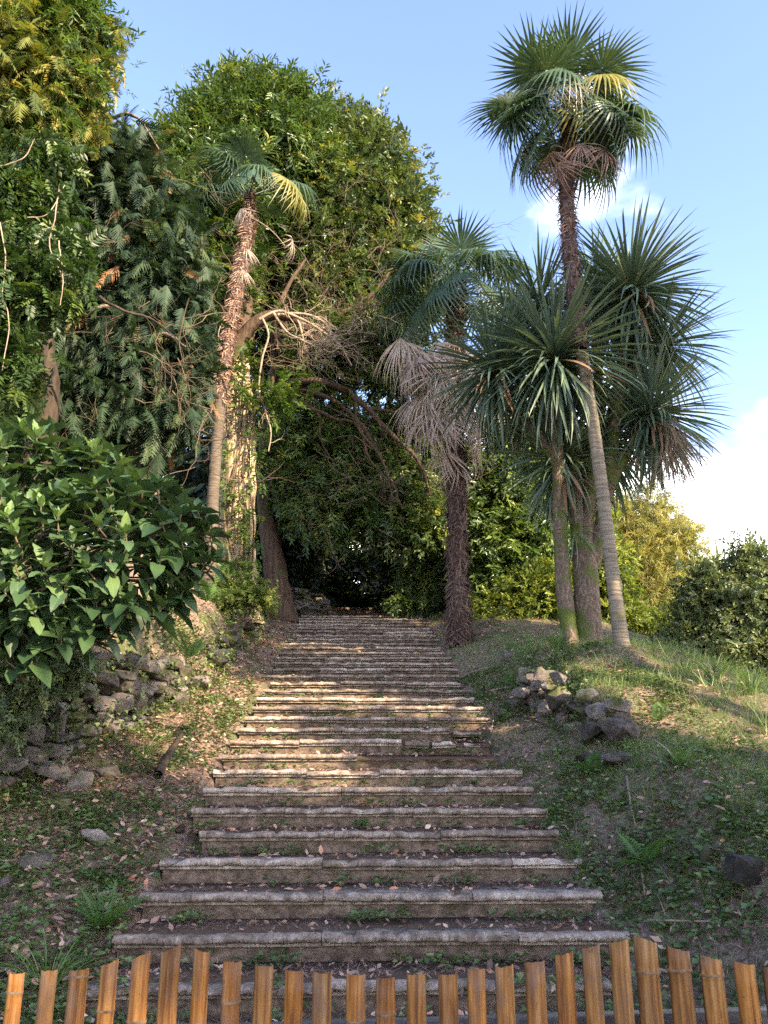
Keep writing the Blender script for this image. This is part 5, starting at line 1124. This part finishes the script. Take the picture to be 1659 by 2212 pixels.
def hydrangea(label, root, lobes, nshoot, seed, size=1.0):
    r = np.random.default_rng(seed); t = thing('hydrangea_bush', label, 'bush', root, 'hydrangea bushes')
    # shoots on the lobe surfaces, spaced apart, facing outward
    pts = []; tries = 0
    area = np.array([l[1][0] ** 2 for l in lobes]); area /= area.sum(); camd = None
    while len(pts) < nshoot and tries < 6000:
        tries += 1; k = r.choice(len(lobes), p=area); d = nrm(r.normal(size=3)); c, R = lobes[k]
        if d[1] > .35 or d[2] < -.8: continue
        p = np.array(tuple(c)) + d * R
        if any((((p - np.array(tuple(c2))) / np.array(R2)) ** 2).sum() < .80 for q, (c2, R2) in enumerate(lobes) if q != k): continue
        if any(np.linalg.norm(p - a[0]) < .165 for a in pts): continue
        pts.append((p, nrm(d * .8 + np.array([0, -.05, .85]))))
    stems = MB(); mass = MB(); leaves = []
    for p, d in pts:
        mid = (np.array(tuple(root)) + p) / 2 + np.array([0, 0, .25]); q = p - d * .22
        limb(stems, [root + Vector((r.normal() * .15, r.normal() * .15, 0)), Vector(mid), Vector(q), Vector(p)], .012, .005, 14, 5, .03)
        a0 = r.random() * 6.28; x = nrm(np.cross(d, (.3, .2, 1.))); y = np.cross(d, x)
        for lev, (n, back, tilt, ln, young) in enumerate(((2, .0, 14, .09, True), (2, .012, 32, .16, True), (2, .03, 47, .22, False), (2, .07, 60, .27, False), (2, .13, 72, .27, False))):
            if young and lev == 1 and r.random() < .55: young = False
            for s in range(n):
                a = a0 + lev * math.pi / 2 + s * math.pi + r.normal() * .2; o = x * math.cos(a) + y * math.sin(a); tl = RAD(tilt + r.normal() * 9)
                dd = nrm(o * math.sin(tl) + d * math.cos(tl) + np.array([0, 0, -.035 * lev])); base = p - d * back
                leaves.append((base, dd, nrm(d * .5 + np.array([0, 0, 1.])), ln * size * (.85 + .3 * r.random()), young))
    leaves.sort(key=lambda q: q[0][1])
    for i, (b, d, up, l, yg) in enumerate(leaves):
        if i < 300:
            o = bpy.data.objects.new('leaf', HY[int(r.integers(2))] if yg else HL[int(r.integers(5))]); COL.objects.link(o)
            place(o, t, M4(frames(d[None], up=up, roll=r.normal() * .16, scale=l)[0], Vector(b)))
        else: mass.bake(LT8, frames(d[None], up=up, roll=r.normal() * .3, scale=l), b[None])
    # leaves inside, in the shade-darkened copy of the leaf colour
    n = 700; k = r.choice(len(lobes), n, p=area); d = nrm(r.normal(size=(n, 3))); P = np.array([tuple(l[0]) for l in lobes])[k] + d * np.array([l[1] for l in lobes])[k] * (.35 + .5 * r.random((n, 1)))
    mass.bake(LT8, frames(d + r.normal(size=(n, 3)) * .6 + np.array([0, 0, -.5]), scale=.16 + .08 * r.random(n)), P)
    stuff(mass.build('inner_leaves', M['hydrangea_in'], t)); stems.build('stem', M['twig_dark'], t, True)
root1 = Vector((-3.75, 7.3, float(H(-3.75, 7.3)) - .05)); root2 = Vector((-4.1, 7.8, float(H(-4.1, 7.8)) - .05))
hydrangea('big hydrangea bush with large glossy leaves spilling over the left wall towards the stairs', root1, lobes_px([(250, 1200, 175, 5.9), (110, 1250, 175, 5.8), (370, 1180, 100, 6.0), (20, 1310, 110, 5.7), (190, 1280, 110, 5.8), (-60, 1200, 150, 5.8), (60, 1390, 60, 5.7)], 5.9, .8), 84, 61, .9)
hydrangea('upper hydrangea bush at the left edge, behind and above the bigger one', root2, lobes_px([(70, 1040, 130, 6.9), (200, 1060, 95, 6.8), (-40, 1080, 120, 6.8), (330, 1110, 70, 6.6)], 6.8, .8), 46, 62, 1.05)

# ------------------------------------------------------------------ ferns, grass, weeds, litter
def fern_mesh(seed, L=.5):
    r = np.random.default_rng(seed); mb = MB(); n = 15; V, F = [], []; c = 0
    for i in range(n):
        t = (i + 1) / (n + 1); z = .25 * t - .55 * t * t; w = .30 * math.sin(math.pi * min(1, t * .85 + .12)) * (1 - t * .3)
        for s in (-1, 1):
            o = np.array([0, t, z]); d = np.array([s * .95, .35, -.18]); d = d / np.linalg.norm(d); p = np.array([0, 1, 0]) * .022
            V += [o - p, o + d * w * .5 + p * 1.2, o + d * w, o + d * w * .5 - p * 1.3]; F += [(c, c + 1, c + 2), (c, c + 2, c + 3)]; c += 4
    mb.add(np.array(V), np.array(F)); s = np.linspace(0, 1, 8)
    tube(mb, np.stack([0 * s, s, .25 * s - .55 * s * s], 1), np.linspace(.008, .003, 8), 4, cap=False)
    me = mb.mesh('frond'); me.materials.append(M['fern']); return me
FERN = [fern_mesh(i) for i in range(3)]
def fern(u, v, size, n, label, Y=None, P=None):
    P = (ground_at(u, v) if Y is None else px(u, v, Y)) if P is None else P; r = np.random.default_rng(int(u + v)); t = thing('fern', label, 'fern', P, 'ferns on the banks')
    for i in range(n):
        a = i * 6.283 / n + r.normal() * .3; el = RAD(48 + 15 * r.normal()); d = np.array([math.cos(a) * math.cos(el), math.sin(a) * math.cos(el), math.sin(el)])
        o = bpy.data.objects.new('frond', FERN[i % 3]); COL.objects.link(o); place(o, t, M4(frames(d[None], scale=size * (.75 + .4 * r.random()))[0], P))
fern(1280, 1672, .36, 7, 'bright upright fern in front of the flat tan stone on the right bank')
fern(1395, 1880, .34, 6, 'fern on the lower right slope beside the dark slanted stone')
fern(1112, 1490, .32, 6, 'small fern left of the broken wall below the mound')
fern(1205, 1405, .32, 7, 'fern at the foot of the slim sword leaved trunk')
fern(1425, 1560, .28, 6, 'fern on the sunny grass right of the moss topped boulder')
fern(445, 1300, .6, 8, 'blue green fern hanging below the hydrangea beside the bank', Y=9.6)
fern(410, 1420, .4, 7, 'dull fern on top of the left wall end', Y=8.6)
fern(1470, 1660, .28, 5, 'small fern on the grassy right slope')
fern(215, 2010, .34, 8, 'feathery fern tuft left of the lower steps')

r = np.random.default_rng(70)
def scatter(n, x0, x1, y0, y1, dens_f):
    x = x0 + (x1 - x0) * r.random(n); y = y0 + (y1 - y0) * r.random(n) ** 1.35; k = r.random(n) < dens_f(x, y); return x[k], y[k]
on_stair = lambda x, y: (x > XL + .02) & (x < XR - .04) & (y > Y0 - .05) & (y < YTOP + .2)
def surf(x, y):
    """Height of whatever one stands on: a tread on the flight, else the soil."""
    k = np.clip(np.floor((y - Y0) / T), 0, NS - 1); tz = Z0 + RI * k - .012
    return np.where(on_stair(x, y), tz, H(x, y))
# grass: short turf on the right, long blades on the crest and at the wall foot
BLADE = np.array([(-.018, 0, 0), (.018, 0, 0), (.013, .45, .03), (-.013, .45, .03), (0, 1, -.08)]), np.array([(0, 1, 2), (0, 2, 3), (3, 2, 4)])
def grass(mb, x, y, h, lean=.35, tone=0.0, wscale=1.0):
    n = len(x); D = np.stack([r.normal(size=n) * lean, r.normal(size=n) * lean, np.ones(n)], 1); m = frames(D, up=np.stack([r.normal(size=n), r.normal(size=n), 0 * x + .1], 1), scale=h); m[:, :, 0] *= wscale
    mb.bake(BLADE, m, np.stack([x, y, surf(x, y) - .005], 1), np.clip(.45 + tone + .22 * r.normal(size=n), 0, 1))
def patch(x, y, s=.9, off=0): return np.clip(.5 + .9 * wav(x + off, y - off, s), 0, 1)
mb = MB()
gmask = lambda x, y: (sst(1.6, 2.3, x) * (.3 + .7 * patch(x, y, .8)) * (.6 + .4 * sst(5, 7, y))) * (1 - .8 * sst(2.2, 2.4, x) * (1 - sst(2.5, 2.7, x)) * WR(y))
x, y = scatter(75000, 1.62, 7.0, 3.6, 14, gmask); grass(mb, x, y, .05 + .07 * r.random(len(x)) + .05 * patch(x, y, .5, 3), .6)
x, y = scatter(9000, 3.9, 7.5, 7.5, 13, lambda x, y: .15 + .5 * patch(x, y, .6, 5)); grass(mb, x, y, .12 + .22 * r.random(len(x)), .5, .22, .7)
x, y = scatter(5000, 2.4, 4.2, 8.2, 12.3, lambda x, y: patch(x, y, .4, 7)); grass(mb, x, y, .08 + .14 * r.random(len(x)), .5, .1, .8)
x, y = scatter(28000, -7, -1.5, 3.2, 18, lambda x, y: np.where(x < XE(y) + np.where(y > 10, .3, -.1), .8, .22 * patch(x, y, .7, 2) ** 2)); grass(mb, x, y, .06 + .09 * r.random(len(x)), .6)
x, y = scatter(14000, 1.62, 6, 11, 20, lambda x, y: .25 + .6 * patch(x, y, .7, 4)); grass(mb, x, y, .08 + .1 * r.random(len(x)), .6, .05)
stuff(mb.build('grass', M['grass']), 'grass on the banks either side of the stairs')
# tufts of longer grass that can be told apart
def tuft_at(u, v, n, h, label, P=None, tone=0.0):
    P = ground_at(u, v) if P is None else P; mb = MB(); a = r.random(n) * 6.28; d = .06 * r.random(n) ** .5
    D = np.stack([np.cos(a) * .55 + r.normal(size=n) * .2, np.sin(a) * .55 + r.normal(size=n) * .2, np.ones(n)], 1); m = frames(D, up=np.stack([-np.cos(a), -np.sin(a), 0 * a + .3], 1), scale=h * (.6 + .6 * r.random(n))); m[:, :, 0] *= .5
    mb.bake(blade_t, m, np.stack([P.x + np.cos(a) * d, P.y + np.sin(a) * d, np.full(n, P.z - .01)], 1), np.clip(.5 + tone + .2 * r.normal(size=n), 0, 1))
    o = mb.build('grass_tuft', M['grass']); tag(o, label, 'grass', 'long grass tufts'); return o
blade_t = blade(1.3, .045)
tuft_at(1340, 1690, 1, .1, 'x') if False else None
tuft_at(1545, 1470, 70, .42, 'sunlit tuft of long arching grass on the lawn crest before the dark bush')
tuft_at(1480, 1455, 50, .34, 'smaller sunlit grass tuft on the lawn crest right of the mound')
tuft_at(1625, 1500, 60, .4, 'long grass tuft on the lawn crest at the right edge')
tuft_at(1250, 1850, 60, .26, 'green grass tuft at the right end of the steps')
tuft_at(225, 1990, 60, .3, 'fresh green grass tuft at the left end of the lower steps')
tuft_at(310, 1640, 60, .36, 'grass tuft at the foot of the left wall')
tuft_at(100, 2150, 60, .34, 'tall grass tuft behind the left end of the fence')
tuft_at(1150, 2085, 40, .2, 'grass tuft growing on the step behind the right fence poles')

# ground-cover weeds: clumps of small leaves
LW = leaf_tpl8(.75, .2, .15); LIVY = leaf_tpl8(.95, .15, .2)
LS = leaf_tpl(.8, .25, .12)
def weeds(mb, x, y, per, size, spread=.05, tone=0, big=False):
    n = len(x); X = np.repeat(x, per) + r.normal(size=n * per) * spread; Y = np.repeat(y, per) + r.normal(size=n * per) * spread; k = n * per
    a = r.random(k) * 6.28; D = np.stack([np.cos(a), np.sin(a), .15 + .45 * r.random(k)], 1)
    # leaves stay on the tread they sprang from
    z = np.where(np.repeat(on_stair(x, y), per), np.repeat(surf(x, y), per), surf(X, Y))
    X2 = np.where(np.repeat(on_stair(x, y), per), X, X)
    mb.bake(LW if big else LS, frames(D, roll=r.normal(size=k) * .3, scale=size * (.6 + .8 * r.random(k))), np.stack([X2, Y, z + .008 + .05 * r.random(k)], 1), np.clip(np.repeat(.45 + tone + .2 * r.normal(size=n), per) + .1 * r.normal(size=k), 0, 1))
mb = MB()
wl = lambda x, y: np.where(x < XL, .12 + .88 * patch(x, y, .45, 11) ** 1.6, np.where(x > XR, .10 + .8 * patch(x, y, .5, 13) ** 1.6, 0)) * np.where(y < Y0 - .2, 1, 1)
x, y = scatter(21000, -3.9, 3.6, 2.7, 12, wl); k = ~on_stair(x, y); weeds(mb, x[k], y[k], 7, .042, .055)
x, y = scatter(5000, -3.5, 2.6, 2.6, 7, lambda x, y: np.where((x < XL) | (x > XR), .6 * patch(x, y, .4, 17) ** 1.5, 0)); weeds(mb, x, y, 5, .06, .06, .08, True)
# weeds rooted at the foot of the risers
kk = (20 * r.random(800) ** 1.3).astype(int); xx = XL + .05 + (XR - XL - .1) * r.random(800); yy = Y0 + T * kk - .03 - .09 * r.random(800)
keep = patch(xx, yy, .35, 19) > .42; weeds(mb, xx[keep], yy[keep], 6, .042, .045, .05)
x, y = scatter(1500, -1.3, 1.6, 3.0, 4.4, lambda x, y: .25 * patch(x, y, .4, 23)); weeds(mb, x, y, 6, .045, .05)
x, y = scatter(2400, -7, -2.2, 4.5, 12, lambda x, y: np.where(x < XE(y) + .1, .8, 0)); weeds(mb, x, y, 7, .07, .08, -.2)
n = 900; y = 5.4 + 10.2 * r.random(n); x = XE(y) + .16 + .14 * r.normal(size=n); zz = H(x + .3, y) + 1.0 * r.random(n) ** 1.5; k = patch(y * 2, zz * 2, .5, 3) > .4; x, y, zz = x[k], y[k], zz[k]; n = len(x)
X = np.repeat(x, 6) + .05 * r.normal(size=6 * n); Y = np.repeat(y, 6) + .07 * r.normal(size=6 * n); Z = np.repeat(zz, 6) + .06 * r.normal(size=6 * n)
mb.bake(LS, frames(np.stack([.6 + .4 * r.normal(size=6 * n), -.5 + .6 * r.normal(size=6 * n), -.2 + .5 * r.normal(size=6 * n)], 1), scale=.04 + .03 * r.random(6 * n)), np.stack([X, Y, Z], 1))
n = 160; y = 8.2 + 3 * r.random(n); x = 2.34 + .1 * r.normal(size=n); zz = H(x - .3, y) + .6 * r.random(n); X = np.repeat(x, 6) + .05 * r.normal(size=6 * n); Y = np.repeat(y, 6) + .07 * r.normal(size=6 * n); Z = np.repeat(zz, 6) + .06 * r.normal(size=6 * n)
mb.bake(LS, frames(np.stack([-.6 + .4 * r.normal(size=6 * n), -.5 + .6 * r.normal(size=6 * n), -.2 + .5 * r.normal(size=6 * n)], 1), scale=.035 + .03 * r.random(6 * n)), np.stack([X, Y, Z], 1))
stuff(mb.build('ground_cover', M['weed']), 'low weeds and creepers covering the banks')

# dead leaves and needles
mb = MB(); LD = leaf_tpl8(.5, .35, -.25); LD2 = leaf_tpl(.45, -.3, .4)
lf = lambda x, y: np.where(on_stair(x, y), .24, np.where(x < XL, .25 + .75 * (1 - sst(-2.6, -3.4, x)) * (1 - .5 * patch(x, y, .45, 11)), .30 * (.3 + patch(x, y, .6, 29))))
x, y = scatter(95000, -3.7, 4.6, 2.6, 19, lf)
n = len(x); fy = np.where(on_stair(x, y), (y - Y0) / T % 1, .5); k = (fy > .33) | (r.random(n) < .12); x, y = x[k], y[k]; n = len(x)
a = r.random(n) * 6.28; D = np.stack([np.cos(a), np.sin(a), r.normal(size=n) * .22], 1); m = frames(D, roll=r.normal(size=n) * .5, scale=(.032 + .05 * r.random(n) ** 1.5))
P = np.stack([x, y, surf(x, y) + .012 + .035 * r.random(n) * ~on_stair(x, y)], 1); rn = r.random(n) ** 1.1; h = n // 4
mb.bake(LD, m[:h], P[:h], rn[:h]); mb.bake(LD2, m[h:], P[h:], rn[h:])
# bigger curled leaves
n = 150; x = np.where(r.random(n) < .6, -3.0 + 1.6 * r.random(n), 1.6 + 1.5 * r.random(n)); y = 2.8 + 6 * r.random(n) ** 1.3; a = r.random(n) * 6.28
m = frames(np.stack([np.cos(a), np.sin(a), r.normal(size=n) * .25], 1), roll=r.normal(size=n) * .6, scale=.065 + .05 * r.random(n)); mb.bake(LD, m, np.stack([x, y, surf(x, y) + .03], 1), .2 + .65 * r.random(n))
stuff(mb.build('leaf_litter', M['litter']), 'dead brown leaves littering the slopes and treads')
NEED = np.array([(-.02, 0, 0), (.02, 0, 0), (.012, 1, .02)]), np.array([(0, 1, 2)])
mb = MB(); n = 110000; x = XL - 1.2 + (XR - XL + 3.8) * r.random(n); y = 2.9 + 13 * r.random(n) ** 1.5; os_ = on_stair(x, y); fy = np.where(os_, (y - Y0) / T % 1, .6)
k = ((fy > .36) & (patch(x, y, .35, 31) > .25)) & (os_ | (r.random(n) < .55)); x, y = x[k], y[k]; n = len(x); a = r.random(n) * 6.28
m = frames(np.stack([np.cos(a), np.sin(a), r.normal(size=n) * .15], 1), scale=.05 + .09 * r.random(n)); m[:, :, 0] *= .6
mb.bake(NEED, m, np.stack([x, y, surf(x, y) + .006 + .012 * r.random(n)], 1), .25 + .5 * r.random(n))
n = 52000; x = np.where(r.random(n) < .68, 1.55 + 3.4 * r.random(n), -1.4 - 2.2 * r.random(n)); y = 2.9 + 9 * r.random(n) ** 1.4; k = ~on_stair(x, y) & (patch(x, y, .4, 37) > .2 * r.random(n) + .12); x, y = x[k], y[k]; n = len(x); a = r.random(n) * 6.28
m = frames(np.stack([np.cos(a), np.sin(a), .15 + r.normal(size=n) * .3], 1), scale=.06 + .12 * r.random(n) ** 2); m[:, :, 0] *= .55
mb.bake(NEED, m, np.stack([x, y, surf(x, y) + .008 + .03 * r.random(n)], 1), .15 + .75 * r.random(n))
stuff(mb.build('needle_litter', M['litter']), 'fallen needles and stalks on the treads and banks')

# sticks and dead fronds on the ground
def stick(pts, rad, label, mat='twig', name='fallen_stick'):
    Q = []
    for u, v in pts:
        P = ground_at(u, v); Q.append(P + Vector((0, 0, rad + .02)))
    mb = MB(); limb(mb, Q, rad, rad * .55, 16, 6, .015); o = mb.build(name, M[mat], None, True); tag(o, label, 'stick', 'sticks lying on the ground'); return o
stick([(340, 1690), (362, 1650), (392, 1600)], .045, 'dark rotting log lying beside the left wall', 'bark_dark', 'fallen_log')
stick([(1395, 1950), (1385, 1880), (1370, 1800)], .008, 'thin stick lying down the lower right slope')
stick([(1355, 1690), (1362, 1740), (1372, 1790)], .012, 'pale peeled stick below the bright fern', 'twig')
stick([(1500, 1700), (1470, 1735)], .010, 'brown twig across the right slope grass', 'bark_brown')
stick([(1220, 1590), (1150, 1560), (1090, 1530)], .012, 'long brown palm stalk at the right of the broken steps', 'bark_brown')
stick([(1250, 1570), (1180, 1575), (1120, 1590)], .012, 'reddish palm stalk in the debris right of the steps', 'bark_brown')
stick([(1050, 1500), (1110, 1490), (1180, 1500)], .010, 'curved palm stalk on the littered bank above the debris', 'twig')
stick([(1060, 1590), (1066, 1560), (1060, 1530)], .010, 'pale stick standing at the right ends of the steps', 'twig')
stick([(1400, 2000), (1450, 2010), (1540, 2005)], .009, 'stick on the bank behind the right fence poles', 'twig')
stick([(230, 1720), (215, 1690), (180, 1660)], .006, 'thin twig below the left wall stones')

# pine cones
def cone(u, v, label):
    P = ground_at(u, v); k = int(max(0, math.floor((P.y - Y0) / T))); P.z = float(surf(P.x, P.y)) + .03
    mb = MB(); n = 60; i = np.arange(n); t = (i + .5) / n; a = i * 2.4; rad = .034 * np.sin(np.pi * (.12 + .8 * t)); o = np.stack([np.cos(a), np.sin(a), 0 * a], 1)
    sc = np.array([(-.35, 0, 0), (.35, 0, 0), (.45, .7, .15), (0, 1, .35), (-.45, .7, .15)]); Fc = np.array([(0, 1, 2), (0, 2, 4), (4, 2, 3)])
    mb.bake((sc, Fc), frames(o + np.array([0, 0, .5]), scale=.022), o * rad[:, None] * .55 + np.stack([0 * t, 0 * t, t * .1 - .05], 1))
    s = np.linspace(0, 1, 8); tube(mb, np.stack([0 * s, 0 * s, s * .1 - .05], 1), .02 * np.sin(np.pi * (.15 + .8 * s)), 8)
    o = mb.build('pine_cone', M['cone']); o.location = P; o.rotation_euler = (1.4, .2, r.random() * 3); tag(o, label, 'pine cone', 'fallen pine cones')
cone(1155, 1845, 'brown pine cone on the fourth step near its right end')
cone(385, 1852, 'brown pine cone in the weeds left of the steps')
